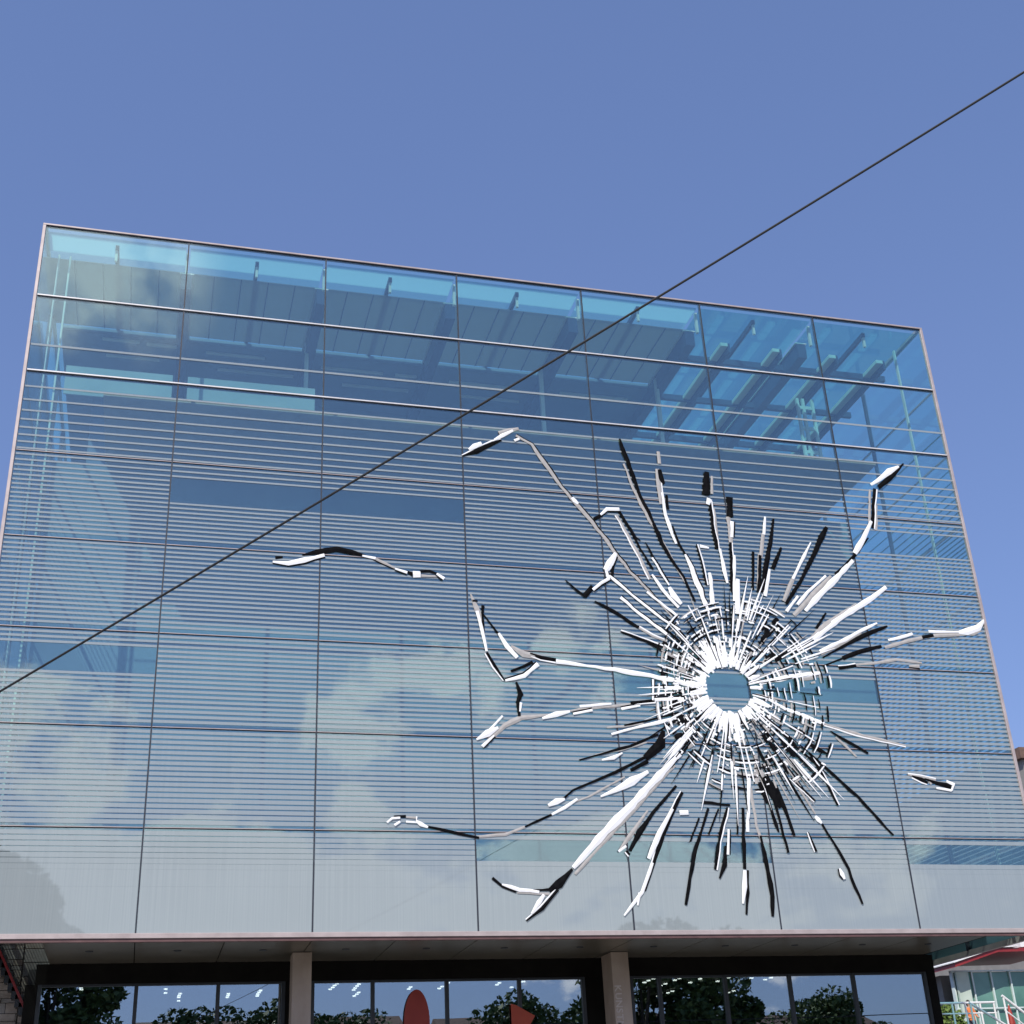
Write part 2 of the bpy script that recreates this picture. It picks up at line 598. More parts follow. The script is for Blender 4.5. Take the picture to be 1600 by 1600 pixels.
# joints and frames of the front and the two side skins
for b in range(1, 7):
    box('mullion', 'gasket', mus, b * BW - 0.017, b * BW + 0.017, -0.012, 0.10, BOT + 0.06, TOP - 0.06)
    for sx in (0.0, WID):
        box('mullion', 'gasket', mus, sx - 0.012 if sx == 0 else sx - 0.10, sx + 0.10 if sx == 0 else sx + 0.012,
            b * BW - 0.033, b * BW + 0.033, BOT + 0.06, TOP - 0.06)
for r in range(1, 8):
    t = row_top(r)
    strong = r <= 2
    box('transom', 'alu_bright' if strong else 'alu', mus, 0.05, WID - 0.05, -0.032 if strong else -0.010, 0.03, t + (0.0 if strong else 0.004), t + (0.036 if strong else 0.022))
    box('transom_gasket', 'gasket', mus, 0.05, WID - 0.05, -0.016 if strong else -0.003, 0.10, t - (0.024 if strong else 0.005), t - 0.001)
    for sx in (0.0, WID):
        x0, x1 = (sx - 0.03, sx + 0.03) if sx == 0 else (sx - 0.03, sx + 0.03)
        box('transom', 'alu', mus, x0, x1, 0.06, 7 * BW - 0.06, t - 0.02, t + 0.025)
# corner posts, top edge and bottom edge
for x0, x1 in ((-0.05, 0.035), (WID - 0.035, WID + 0.05)):
    box('corner_frame', 'alu', mus, x0, x1, -0.04, 0.08, BOT + 0.07, TOP - 0.03, bevel=0.008)
box('top_frame', 'alu', mus, -0.05, WID + 0.05, -0.04, 0.10, TOP - 0.03, TOP + 0.025, bevel=0.006)
box('top_gasket', 'gasket', mus, 0.05, WID - 0.05, -0.02, 0.09, TOP - 0.05, TOP - 0.032)
for sx in (0.0, WID):
    box('top_frame', 'alu', mus, sx - 0.07, sx + 0.07, 0.11, 7 * BW, TOP - 0.03, TOP + 0.06)
box('bottom_frame', 'alu', mus, -0.07, WID + 0.07, -0.06, 0.10, 6.50, BOT + 0.05, bevel=0.008)
box('red_flashing', 'red_edge', mus, 0.4, WID - 0.2, -0.03, 0.09, 6.432, 6.498)
for sx in (0.0, WID):
    box('bottom_frame', 'alu', mus, sx - 0.07, sx + 0.07, 0.11, 7 * BW, 6.49, BOT + 0.07)

# inside of the cube: stone core, top floor, roof structure
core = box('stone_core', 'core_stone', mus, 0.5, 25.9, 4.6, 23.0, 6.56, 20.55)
box('floor_slab', 'concrete', mus, 1.95, 24.9, 0.7, 26.5, 20.60, 20.72)
for k, (x0, x1) in enumerate(((0.9, 3.7), (4.1, 7.6))):
    box('balustrade', 'parapet_glass', mus, x0, x1, 1.0, 1.04, 20.73, 21.62)
box('gallery_wall', 'ceiling_dark', mus, 1.2, BW * 5 + 0.1, 7.4, 7.6, 20.75, 24.88)
box('gallery_ceiling', 'ceiling_dark', mus, 0.3, BW * 5 + 0.1, 4.3, 24.0, 24.9, 25.1)
for x0, x1, yy in ((1.5, 2.6, 4.4), (2.8, 3.7, 4.45), (4.6, 6.4, 4.6), (8.2, 10.2, 4.8), (10.6, 11.3, 4.8), (12.4, 14.4, 4.9), (16.2, 18.6, 4.9),
                   (1.6, 3.2, 5.3), (5.0, 7.4, 5.5), (9.0, 11.2, 5.7), (13.0, 15.0, 5.7)):
    box('light_bar', 'pale_steel', mus, x0, x1, yy, yy + 0.10, 24.80, 24.86)
for b in range(7):
    box('roof_pane', 'roof_glass' if b < 5 else 'dark_roof_glass', mus, b * BW + 0.06, (b + 1) * BW - 0.06, 0.97, 26.9, 25.30, 25.325)
    box('eave_pane', 'eave' if b < 5 else 'dark_roof_glass', mus, b * BW + 0.06, (b + 1) * BW - 0.06, 0.12, 0.95, 25.30, 25.325)
for b in range(1, 7):
    box('roof_beam', 'steel', mus, b * BW - 0.15, b * BW + 0.15, 0.95, 26.6, 24.50, 25.02)
    box('beam_flange', 'pale_steel', mus, b * BW - 0.20, b * BW + 0.20, 0.95, 26.6, 25.03, 25.06)
    box('fin', 'pale_steel', mus, b * BW - 0.05, b * BW + 0.02, 0.30, 0.40, 24.55, 25.28)
for b in range(7):
    x = (b + 0.5) * BW
    box('purlin', 'steel', mus, x - 0.05, x + 0.05, 0.3, 26.6, 25.12, 25.27)
    box('fin', 'pale_steel', mus, x - 0.04, x + 0.03, 0.32, 0.40, 24.75, 25.10)
for yy in (2.0, 4.4, 7.0, 10.0):
    box('cross_beam', 'steel', mus, BW * 5 + 0.2, WID - 0.3, yy, yy + 0.12, 24.66, 24.86)
for x in (20.4, 22.2, 24.2, 25.9):
    box('skylight_beam', 'pale_steel', mus, x, x + 0.24, 1.1, 9.8, 24.72, 24.84)
    box('skylight_web', 'steel', mus, x + 0.245, x + 0.31, 1.1, 9.8, 24.50, 24.83)
for b in range(5):
    for k in range(5):
        w = BW / 5
        x = b * BW + k * w
        box('roof_blind', 'blind', mus, x + 0.001, x + w - 0.001, 1.0, 4.22, 25.085, 25.105)
        box('blind_rod', 'steel', mus, x + w - 0.014, x + w + 0.014, 1.0, 4.22, 25.060, 25.083)
for x in (0.36, 0.66, WID - 0.62):
    box('corner_post', 'pale_steel', mus, x, x + 0.045, 0.75, 0.85, 6.6, 25.05)
for x in (23.86, 24.06, 24.4):
    box('mast_post', 'pale_steel', mus, x, x + 0.09, 3.0, 3.1, 20.73, 24.3)
for zz in (21.3, 22.2, 23.1, 23.9):
    box('mast_rung', 'pale_steel', mus, 23.96, 24.39, 3.02, 3.08, zz, zz + 0.12)
for x in (7.55, 15.1, 19.1):
    box('gallery_post', 'pale_steel', mus, x, x + 0.12, 3.6, 3.72, 20.75, 24.9)

# ------------------------------------------------------------------ recessed ground floor
for k in range(12):
    x = 1.93 + k * 1.93
    x1 = min(x + 1.93, 25.3)
    sp = box('soffit_panel', 'soffit', mus, x + 0.012, x1 - 0.012, 0.11, 3.2, 6.44, 6.47)
    MB().tube([(x + 0.95, 1.3, 6.425), (x + 0.95, 1.3, 6.445)], 0.09, 14).build('downlight', 'frame_dark', sp)
box('soffit_deck', 'black', mus, 1.93, 25.3, 0.12, 24, 6.475, 6.54)
box('lintel', 'black', mus, 1.66, 25.25, 3.21, 3.55, 5.985, 6.438)
edges = [[1.77, 3.96, 5.87, 7.43], [8.14, 9.63, 11.51, 13.40, 15.11], [16.43, 17.21, 19.07, 20.95, 22.85, 25.05]]
for seg in edges:
    for a, b in zip(seg[:-1], seg[1:]):
        box('shop_window', 'dark_glass', mus, a + 0.04, b - 0.04, 3.30, 3.32, 0.12, 5.93)
    for x in seg:
        box('window_post', 'frame_dark', mus, x - 0.045, x + 0.045, 3.24, 3.42, 0.0, 5.984)
    box('window_head', 'frame_dark', mus, seg[0] + 0.046, seg[-1] - 0.046, 3.26, 3.40, 5.93, 5.983)
    box('window_sill', 'frame_dark', mus, seg[0] + 0.046, seg[-1] - 0.046, 3.26, 3.40, 0.0, 0.12)
for a, b in ((7.476, 8.094), (15.156, 16.384)):
    box('pier_panel', 'black', mus, a, b, 3.30, 3.50, 0.0, 5.984)
box('end_post', 'black', mus, 1.45, 1.72, 3.22, 3.6, 0.0, 5.98)
box('end_post', 'black', mus, 25.10, 25.35, 3.22, 3.6, 0.0, 6.43)
box('room_back_wall', 'interior', mus, 1.8, 25.1, 15.0, 15.2, 0.0, 6.38)
box('room_side_wall', 'interior', mus, 1.46, 1.66, 3.62, 15.2, 0.0, 6.38)
box('room_side_wall', 'interior', mus, 25.12, 25.32, 3.62, 15.2, 0.0, 6.38)
box('room_ceiling', 'interior', mus, 1.67, 25.11, 3.56, 14.99, 6.32, 6.36)
box('room_floor', 'interior', mus, 1.67, 25.11, 3.45, 14.99, 0.006, 0.03)
lrnd = random.Random(4)
lamp_rows = [(2.6, 6.0, 2), (4.7, 6.6, 3), (5.1, 7.6, 5), (6.4, 7.8, 3), (7.2, 6.8, 5), (8.6, 8.4, 3), (9.1, 6.0, 4), (9.75, 5.8, 5), (10.0, 8.0, 3), (11.3, 7.0, 2),
             (12.2, 6.2, 4), (13.7, 6.4, 3), (14.3, 6.2, 4), (16.9, 5.4, 3), (17.4, 6.2, 5), (18.1, 5.2, 5), (18.9, 6.0, 5), (19.6, 5.0, 6), (20.4, 5.6, 5),
             (21.2, 4.6, 5), (21.8, 5.0, 5), (22.5, 4.6, 4), (23.4, 4.6, 2), (18.3, 9.4, 4), (19.8, 9.0, 4), (21.9, 8.8, 3)]
lamp_me = MB().box(-0.045, 0.045, -0.045, 0.045, -0.015, 0.015).mesh('ceiling_lamp', 'lamp')
for x, y, n in lamp_rows:
    for k in range(n):
        if lrnd.random() < 0.85:
            inst('ceiling_lamp', lamp_me, mus, (x + lrnd.uniform(-.02, .02) - mb_off.x, y + k * 0.40, 6.255))

for x0, x1, y0, y1 in ((7.47, 7.92, 1.66, 2.20), (15.52, 15.98, 2.10, 2.88)):
    c = box('column', 'concrete', mus, x0, x1, y0, y1, 0.0, 6.432, bevel=0.012)
    box('column_collar', 'frame_dark', c, x0 + 0.02, x1 - 0.02, y0 + 0.02, y1 - 0.02, 6.432, 6.4395)
    if x0 > 10:
        zt = 5.62
        for chx in 'KUNSTMUSEUM STUTTGART':
            if chx == ' ':
                zt -= 0.12
                continue
            cu = bpy.data.curves.new('letter', 'FONT')
            cu.body = chx
            cu.size = 0.24
            cu.offset = 0.003
            cu.extrude = 0.004
            tmp = bpy.data.objects.new('tmp', cu)
            col.objects.link(tmp)
            bpy.context.view_layer.update()
            me = bpy.data.meshes.new_from_object(tmp.evaluated_get(bpy.context.evaluated_depsgraph_get()))
            bpy.data.objects.remove(tmp)
            me.materials.clear()
            me.materials.append(M['letter'])
            xs = [v.co.x for v in me.vertices]
            lo = bpy.data.objects.new('letter', me)
            col.objects.link(lo)
            lo.parent = c
            # text x -> down, text y -> right, on the street face
            lo.matrix_local = Matrix(((0, 1, 0, 15.56 - mb_off.x), (0, 0, -1, y0 - 0.007), (-1, 0, 0, zt + min(xs)), (0, 0, 0, 1)))
            zt -= max(xs) - min(xs) + 0.03

# stone wing at the left end with its own courses, and the stair in front of it
wing = empty('stone_wing', (1.0, 4.3, 0), 'warm limestone wall beside the left end of the dark ground floor', 'wall')
box('backing', 'stone2', wing, -0.6, 1.44, 4.12, 4.55, 0.0, 7.9)
srnd = random.Random(3)
zz = 0.05
while zz < 7.75:
    h = srnd.uniform(0.26, 0.36)
    box('stone_block', 'stone2' if srnd.random() < 0.7 else 'stone', wing, 1.302, (1.44 if zz < 6.0 else 1.94), 3.98 + srnd.uniform(-0.01, 0.01), 4.118, zz, zz + h - 0.018)
    zz += h
zz = 0.05
while zz < 7.75:
    h = srnd.choice((0.10, 0.14, 0.18, 0.24))
    x = -0.6
    while x < 1.26:
        w = srnd.uniform(0.45, 0.95)
        x1 = min(x + w, 1.268)
        box('stone_block', srnd.choice(('stone', 'stone', 'stone2')), wing, x + 0.006, x1 - 0.006, 4.0 + srnd.uniform(-0.035, 0.03), 4.118, zz, zz + h - 0.014)
        x = x1 + 0.001
    zz += h

stair = empty('stair_flight', (1.0, 3.5, 0), 'steep dark stair with red edge against the limestone wall', 'stair')
def sp(t, off):                      # a point on the slope
    return (-0.3 + t * 3.2, 8.72 - t * 5.9 + off)
n = 30
for yy in (3.40, 3.82):
    a, b, c, d = sp(0.02, 0.10), sp(0.95, 0.10), sp(0.95, -0.02), sp(0.02, -0.02)
    MB().prism([a, d, c, b], yy, yy + 0.05).build('stringer', 'red_paint', stair)
for k in range(n):
    x, zt = sp(0.03 + 0.9 * k / n, -0.16)
    box('tread', 'frame_dark', stair, x, x + 0.19, 3.46, 3.81, zt - 0.20, zt + 0.10 - 0.002 * k)
box('foot', 'frame_dark', stair, 2.2, 2.8, 3.46, 3.81, 0.0, 3.2)

# signs in front of the windows
oval = empty('oval_sign', (10.72, 3.2, 0), 'tall red oval sign in front of the ground floor windows', 'sign')
ol = [(10.72 + 0.325 * math.cos(a), 4.96 + 0.78 * math.sin(a)) for a in [2 * math.pi * k / 40 for k in range(40)]]
MB().prism(ol, 3.205, 3.225).build('sign_face', 'red_sign', oval)
MB().tube([(10.72, 3.21, 0.0), (10.72, 3.21, 4.3)], 0.02, 10).build('post', 'frame_dark', oval)
box('base', 'frame_dark', oval, 10.47, 10.97, 3.0, 3.23, 0.005, 0.05)
arrow = empty('arrow_sign', (13.4, 3.28, 0), 'orange red arrow shaped sign standing close to the window pane', 'sign')
MB().prism([(13.14, 5.36), (13.28, 5.32), (13.76, 5.06), (13.52, 4.70), (13.52, 4.2), (13.14, 4.2)], 3.205, 3.22).build('sign_face', 'orange_sign', arrow)
MB().tube([(13.3, 3.232, 0.0), (13.3, 3.232, 4.3)], 0.025, 8).build('post', 'frame_dark', arrow)

# ------------------------------------------------------------------ surroundings in view at the right


def window_grid(parent, x0, x1, y, z0, z1, nx, nz, ww, wh, face=-1, frame='white_paint'):
    """windows with frames set into a wall whose outside faces -y (face=-1) or +y (face=1)"""
    for i in range(nx):
        for k in range(nz):
            cx = x0 + (i + 0.5) * (x1 - x0) / nx
            cz = z0 + (k + 0.5) * (z1 - z0) / nz
            a, b = sorted((y + face * 0.03, y + face * 0.09))
            f = MB()
            f.box(cx - ww / 2 - 0.08, cx + ww / 2 + 0.08, a, b, cz + wh / 2, cz + wh / 2 + 0.08)
            f.box(cx - ww / 2 - 0.12, cx + ww / 2 + 0.12, a, b, cz - wh / 2 - 0.10, cz - wh / 2)
            f.box(cx - ww / 2 - 0.08, cx - ww / 2, a, b, cz - wh / 2, cz + wh / 2)
            f.box(cx + ww / 2, cx + ww / 2 + 0.08, a, b, cz - wh / 2, cz + wh / 2)
            f.box(cx - 0.03, cx + 0.03, a, b, cz - wh / 2, cz + wh / 2)
            w = f.build('window', frame, parent)
            a, b = sorted((y - face * 0.02, y + face * 0.04))
            MB().box(cx - ww / 2, cx + ww / 2, a, b, cz - wh / 2, cz + wh / 2).build('pane', 'window', w)


def house(name, x0, x1, y0, y1, h, roof_h, label, mat, roofmat, nx, nz, face, group=None, gable='x'):
    o = empty(name, ((x0 + x1) / 2, (y0 + y1) / 2, 0), label, 'building', group)
    box('wall', mat, o, x0, x1, y0, y1, 0, h)
    if roof_h > 0:
        xm, ym = (x0 + x1) / 2, (y0 + y1) / 2
        if gable == 'x':             # ridge along x
            MB().poly([(x0 - .4, y0 - .4, h + .005), (x1 + .4, y0 - .4, h + .005), (x1 + .4, y1 + .4, h + .005), (x0 - .4, y1 + .4, h + .005),
                       (x0 - .4, ym, h + roof_h), (x1 + .4, ym, h + roof_h)],
                      [(3, 2, 1, 0), (0, 1, 5, 4), (2, 3, 4, 5), (1, 2, 5), (3, 0, 4)]).build('roof', roofmat, o)
        else:
            MB().poly([(x0 - .4, y0 - .4, h + .005), (x1 + .4, y0 - .4, h + .005), (x1 + .4, y1 + .4, h + .005), (x0 - .4, y1 + .4, h + .005),
                       (xm, y0 - .4, h + roof_h), (xm, y1 + .4, h + roof_h)],
                      [(3, 2, 1, 0), (0, 1, 4), (1, 2, 5, 4), (2, 3, 5), (3, 0, 4, 5)]).build('roof', roofmat, o)
    else:
        box('cornice', roofmat, o, x0 - .35, x1 + .35, y0 - .35, y1 + .35, h + .005, h + 0.75)
    y = y1 if face > 0 else y0
    window_grid(o, x0, x1, y, 0.6, h - 0.3, nx, nz, 1.2, 1.7, face)
    return o


# tall neighbour whose edge shows past the right corner of the cube
nb = house('office_building', 60.9, 84.0, 45.0, 65.0, 24.9, 0, 'grey rendered office block behind the right edge of the glass cube', 'plaster_grey', 'roof_tile', 12, 8, -1)

# glass pavilion with a red-edged roof
pav = empty('glass_pavilion', (52.0, 41.5, 0), 'green glass pavilion with red edged roof beyond the right corner', 'building')
box('core', 'plaster_grey', pav, 50.0, 56.4, 42.4, 44.6, 0, 10.7)
for i in range(4):
    for k in range(5):
        x0 = 49.45 + i * 1.26
        z0 = 0.4 + k * 2.05
        box('glass_panel', 'green_glass', pav, x0 + 0.05, x0 + 1.21, 40.3 + 0.02 * ((i * 3 + k) % 3), 40.36 + 0.02 * ((i * 3 + k) % 3), z0 + 0.05, z0 + 2.0)
for i in range(5):
    x0 = 49.45 + i * 1.26
    box('post', 'pale_steel', pav, x0 - 0.045, x0 + 0.045, 40.2, 40.5, 0, 10.7)
for k in range(6):
    z0 = 0.4 + k * 2.05
    box('rail', 'pale_steel', pav, 49.3, 54.6, 40.12, 40.19, z0 - 0.04, z0 + 0.04)
box('stair_panel', 'plaster_green', pav, 49.5, 50.3, 39.95, 40.1, 0, 10.6)
MB().prism([(48.9, 10.92), (51.8, 11.72), (56.6, 11.78), (56.6, 11.60), (51.85, 11.52), (48.9, 10.72)], 38.9, 44.9).build('roof', 'red_paint', pav)
MB().prism([(48.8, 11.00), (51.8, 11.81), (53.2, 11.84), (53.2, 11.80), (51.85, 11.75), (48.8, 10.945)], 38.8, 45.0).build('roof_trim', 'white_paint', pav)
box('parapet', 'white_paint', pav, 53.5, 56.6, 39.0, 44.0, 11.80, 12.65)
box('roof_box', 'stone', pav, 51.8, 53.3, 41.0, 44.0, 11.8, 12.5)

wide = house('low_block', 60.0, 76.0, 70.0, 84.0, 15.0, 0, 'low beige block under the red edged roof of the glass pavilion', 'stone2', 'roof_tile', 8, 4, -1)

# raised terrace with railings
ter = MB().box(31.5, 60.0, 19.0, 38.0, 0.0, 5.55).build('terrace', 'paving')
tag(ter, kind='structure')
rail = empty('terrace_railing', (38.0, 20.0, 5.55), 'white tubular railing along the raised terrace edge', 'railing')
MB().tube([(33.5, 20.0, 6.86), (38.3, 20.0, 6.86)], 0.045, 8).build('top_rail', 'white_paint', rail)
MB().tube([(33.5, 20.0, 6.45), (38.3, 20.0, 6.45)], 0.03, 8).build('middle_rail', 'white_paint', rail)
for x in (33.6, 34.5, 35.4, 36.3, 36.9, 37.6, 38.25):
    MB().tube([(x, 20.0, 5.55), (x, 20.0, 6.88)], 0.04, 8).build('rail_post', 'white_paint', rail)
rail2 = empty('stair_railing', (39.0, 19.4, 0), 'white sloping handrail descending to the right from the terrace', 'railing')
MB().tube([(38.3, 19.4, 7.05), (39.6, 19.4, 6.05), (44.0, 19.4, 2.6)], 0.055, 8).build('handrail', 'white_paint', rail2)
MB().tube([(38.3, 19.4, 6.5), (39.6, 19.4, 5.5), (44.0, 19.4, 2.05)], 0.03, 8).build('lower_rail', 'white_paint', rail2)
for x, zt in ((38.35, 7.0), (39.6, 6.05), (41.6, 4.48), (43.9, 2.7)):
    MB().tube([(x, 19.4, 0.0), (x, 19.4, zt)], 0.04, 8).build('rail_post', 'white_paint', rail2)
rail3 = empty('lower_stair_railing', (37.0, 18.6, 0), 'shorter white sloping handrail below the terrace railing', 'railing')
MB().tube([(36.2, 18.6, 6.72), (38.6, 18.6, 5.3), (42.0, 18.6, 3.2)], 0.05, 8).build('handrail', 'white_paint', rail3)
for x, zt in ((36.25, 6.68), (38.6, 5.3), (41.9, 3.25)):
    MB().tube([(x, 18.6, 0.0), (x, 18.6, zt)], 0.04, 8).build('rail_post', 'white_paint', rail3)
redp = empty('red_parasol', (39.9, 21.3, 5.55), 'small closed red parasol by the sloping handrail', 'parasol')
MB().tube([(39.75, 21.2, 5.55), (39.75, 21.2, 6.9)], 0.025, 8).build('pole', 'white_paint', redp)
MB().tube([(39.75, 21.2, 5.85), (39.75, 21.2, 6.1), (39.75, 21.2, 6.5), (39.75, 21.2, 6.85)], [0.05, 0.15, 0.10, 0.03], 10).build('canopy', 'red_sign', redp)

# person behind the railing
per = empty('person', (39.15, 23.2, 5.55), 'person in an orange top standing behind the white terrace railing', 'person')


def skin_body():
    P = {'pelvis': (0, 0, .93, .15), 'waist': (0, 0, 1.08, .13), 'chest': (0, .01, 1.30, .155), 'neck': (0, 0, 1.46, .055), 'head': (0, -.02, 1.58, .095), 'crown': (0, -.01, 1.68, .075),
         'ls': (-.17, .01, 1.38, .06), 'le': (-.24, -.02, 1.12, .045), 'lw': (-.20, -.20, .98, .032), 'lh': (-.18, -.28, 1.0, .035),
         'rs': (.17, .01, 1.38, .06), 're': (.25, -.03, 1.12, .045), 'rw': (.22, -.22, 1.0, .032), 'rh': (.20, -.30, 1.02, .035),
         'lhip': (-.10, 0, .86, .10), 'lk': (-.11, -.02, .48, .065), 'la': (-.12, .03, .09, .045), 'lt': (-.13, -.12, .04, .04),
         'rhip': (.10, 0, .86, .10), 'rk': (.11, -.03, .48, .065), 'ra': (.13, .02, .09, .045), 'rt': (.14, -.13, .04, .04)}
    E = [('pelvis', 'waist'), ('waist', 'chest'), ('chest', 'neck'), ('neck', 'head'), ('head', 'crown'), ('chest', 'ls'), ('ls', 'le'), ('le', 'lw'), ('lw', 'lh'),
         ('chest', 'rs'), ('rs', 're'), ('re', 'rw'), ('rw', 'rh'), ('pelvis', 'lhip'), ('lhip', 'lk'), ('lk', 'la'), ('la', 'lt'), ('pelvis', 'rhip'), ('rhip', 'rk'), ('rk', 'ra'), ('ra', 'rt')]
    ks = list(P)
    me = bpy.data.meshes.new('body')
    me.from_pydata([P[k][:3] for k in ks], [(ks.index(a), ks.index(b)) for a, b in E], [])
    o = bpy.data.objects.new('body', me)
    col.objects.link(o)
    md = o.modifiers.new('skin', 'SKIN')
    for i, k in enumerate(ks):
        sv = me.skin_vertices[0].data[i]
        sv.radius = (P[k][3], P[k][3])
        sv.use_root = (k == 'pelvis')
    sb = o.modifiers.new('sub', 'SUBSURF')
    sb.levels = sb.render_levels = 2
    bpy.context.view_layer.update()
    m2 = bpy.data.meshes.new_from_object(o.evaluated_get(bpy.context.evaluated_depsgraph_get()))
    bpy.data.objects.remove(o)
    m2.name = 'body'
    for k in ('skin', 'orange_cloth', 'dark_cloth'):
        m2.materials.append(M[k])
    for p in m2.polygons:
        c = p.center
        p.use_smooth = True
        p.material_index = 1 if (0.90 < c.z < 1.44 and c.y > -0.12) else (2 if c.z <= 0.90 and c.y > -0.17 else 0)
    return m2


body = inst('body', skin_body(), per, (0, 0, 0))
hm = MB()
for k in range(6):
    a = k * math.pi / 10
hair_pts = [(0, 0.0, 1.50), (0, 0.015, 1.60), (0, 0.01, 1.70), (0, 0.0, 1.765)]
hm.tube([(39.15 + x, 23.235 + y, 5.55 + zz) for x, y, zz in hair_pts], [0.075, 0.108, 0.098, 0.03], 12).build('hair', 'hair', per, smooth=True)


# ------------------------------------------------------------------ trees


def tree_parts(seed, H, rad, trunk_h, leaves, leaf=0.34):
    rr = random.Random(seed)
    tb = MB()
    tb.tube([(0, 0, 0), (0.05, 0, trunk_h * 0.5), (0, 0.08, trunk_h), (0.1, 0, H * 0.75)], [H * .024 + .08, H * .019 + .05, H * .016 + .03, 0.05], 9)
    lobes = []
    for k in range(26):
        a = rr.uniform(0, 2 * math.pi)
        hz = trunk_h + (H - trunk_h) * rr.uniform(0.12, 0.88)
        f = math.sin(math.pi * min(0.95, max(0.15, (hz - trunk_h) / (H - trunk_h) * 0.8 + 0.12)))
        d = rad * 0.78 * f * math.sqrt(rr.uniform(0.15, 1))
        c = Vector((d * math.cos(a), d * math.sin(a), hz))
        lobes.append((c, rad * rr.uniform(0.16, 0.38)))
        st = Vector((0, 0, trunk_h + (hz - trunk_h) * 0.35))
        tb.tube([st, st.lerp(c, 0.5) + Vector((0, 0, 0.3)), c], [H * .008 + .03, H * .005 + .02, 0.02], 5)
    lobes.append((Vector((0, 0, H - rad * 0.32)), rad * 0.34))
    lb = MB()
    for k in range(leaves):
        c, r = rr.choice(lobes)
        while True:
            q = Vector((rr.uniform(-1, 1), rr.uniform(-1, 1), rr.uniform(-1, 1)))
            if 0.2 < q.length < 1:
                break
        q = q.normalized() * (q.length ** 0.5)
        p = c + Vector((q.x * r, q.y * r, q.z * r * 0.85))
        s = leaf * rr.uniform(0.6, 1.35)
        u = Vector((rr.gauss(0, 1), rr.gauss(0, 1), rr.gauss(0, 0.6))).normalized()
        w = u.orthogonal().normalized()
        w = (w * math.cos(rr.uniform(0, 6.28)) + u.cross(w) * math.sin(rr.uniform(0, 6.28)))
        lb.poly([p - u * s, p - w * s * .5 + u * s * .1, p + u * s, p + w * s * .5 - u * s * .05], [(0, 1, 2, 3)])
    return tb.mesh('trunk', 'bark'), lb.mesh('crown', 'leaf')


TV = [tree_parts(1, 24.0, 8.6, 5.5, 26000, 0.30), tree_parts(2, 13.0, 4.6, 3.0, 13000, 0.20),
      tree_parts(3, 12.0, 5.2, 2.6, 13000, 0.20), tree_parts(4, 11.0, 4.0, 2.6, 10000, 0.19)]


def tree(x, y, v, sc, label, rz=0.0, group='trees across the plaza mirrored in the windows', name='broadleaf_tree'):
    o = empty(name, (x, y, 0), label, 'tree', group)
    inst('trunk', TV[v][0], o, (0, 0, 0), rz).scale = (sc, sc, sc)
    inst('crown', TV[v][1], o, (0, 0, 0), rz).scale = (sc, sc, sc)
    return o


tree(-8.2, -62, 0, 1.0, 'tallest dark tree mirrored at the left end of the windows', 0.4)
tree(-1.6, -58, 1, 1.32, 'round tree beside the tallest one mirrored in the leftmost window', 1.4)
for x, y, v, sc, rz, lab in (
        (8.6, -68, 3, 1.22, 0.3, 'low round tree mirrored just left of the left concrete column'),
        (13.8, -70, 2, 1.12, 2.0, 'low broad tree mirrored left of the left concrete column'),
        (19.0, -66, 3, 1.15, 1.1, 'low tree mirrored between the left column and the red oval'),
        (25.8, -64, 3, 0.98, 0.9, 'round tree mirrored right of the red oval sign'),
        (30.2, -62, 2, 1.06, 2.2, 'broad tree mirrored between the oval and arrow signs'),
        (34.5, -66, 3, 0.98, 3.0, 'low tree mirrored right of the arrow sign'),
        (39.8, -60, 1, 1.34, 0.2, 'tall tree mirrored right of the right concrete column'),
        (45.0, -61, 1, 1.3, 2.7, 'second tall tree mirrored right of the right concrete column'),
        (54.6, -62, 2, 1.06, 1.5, 'broad tree mirrored near the right end of the windows'),
        (61.0, -66, 3, 1.0, 0.7, 'low tree mirrored left of the last window post'),
        (66.8, -63, 3, 0.96, 2.4, 'low tree mirrored at the last window on the right'),
        (49.6, -70, 3, 1.12, 1.9, 'low tree mirrored between the two taller groups on the right')):
    tree(x, y, v, sc, lab, rz)

# bright shrubs by the terrace
sh_t, sh_l = tree_parts(9, 3.0, 1.6, 0.4, 2500, 0.13)
sh_l.materials.clear()
sh_l.materials.append(M['leaf_light'])
for x, y, zz, sc, lab in ((46.4, 27.0, 5.55, 1.0, 'bright green tree crown at the right edge beside the glass pavilion'),
                          (41.9, 29.5, 5.55, 0.75, 'bright green shrub beside the end of the dark ground floor')):
    o = empty('shrub', (x, y, zz), lab, 'shrub', 'bright shrubs on the terrace')
    inst('stem', sh_t, o, (0, 0, 0)).scale = (sc, sc, sc)
    inst('foliage', sh_l, o, (0, 0, 0)).scale = (sc, sc, sc)

# houses across the plaza, seen mirrored in the glass
HG = 'houses across the plaza'
for k, (x0, x1, h, rh, mat, lab) in enumerate((
        (4.0, 15.0, 12.0, 2.6, 'plaster', 'cream house mirrored left of the left column'),
        (17.0, 27.0, 11.7, 3.0, 'plaster_grey', 'grey house mirrored around the red oval sign'),
        (31.0, 40.0, 11.6, 2.8, 'plaster', 'cream house mirrored around the arrow sign'),
        (47.0, 57.0, 11.2, 3.2, 'plaster_grey', 'grey house mirrored in the windows right of the column'),
        (60.0, 74.0, 11.4, 2.6, 'plaster', 'cream house mirrored at the last window on the right'))):
    house('town_house', x0, x1, -98.0, -84.0, h, rh, lab, mat, 'roof_tile', 5, 3, 1, HG)
house('gabled_house', 46.5, 59.5, -28.0, -20.0, 9.4, 4.6, 'pale green gabled house mirrored at the lower right of the facade', 'plaster_green', 'plaster_green', 6, 3, 1, HG, gable='y')

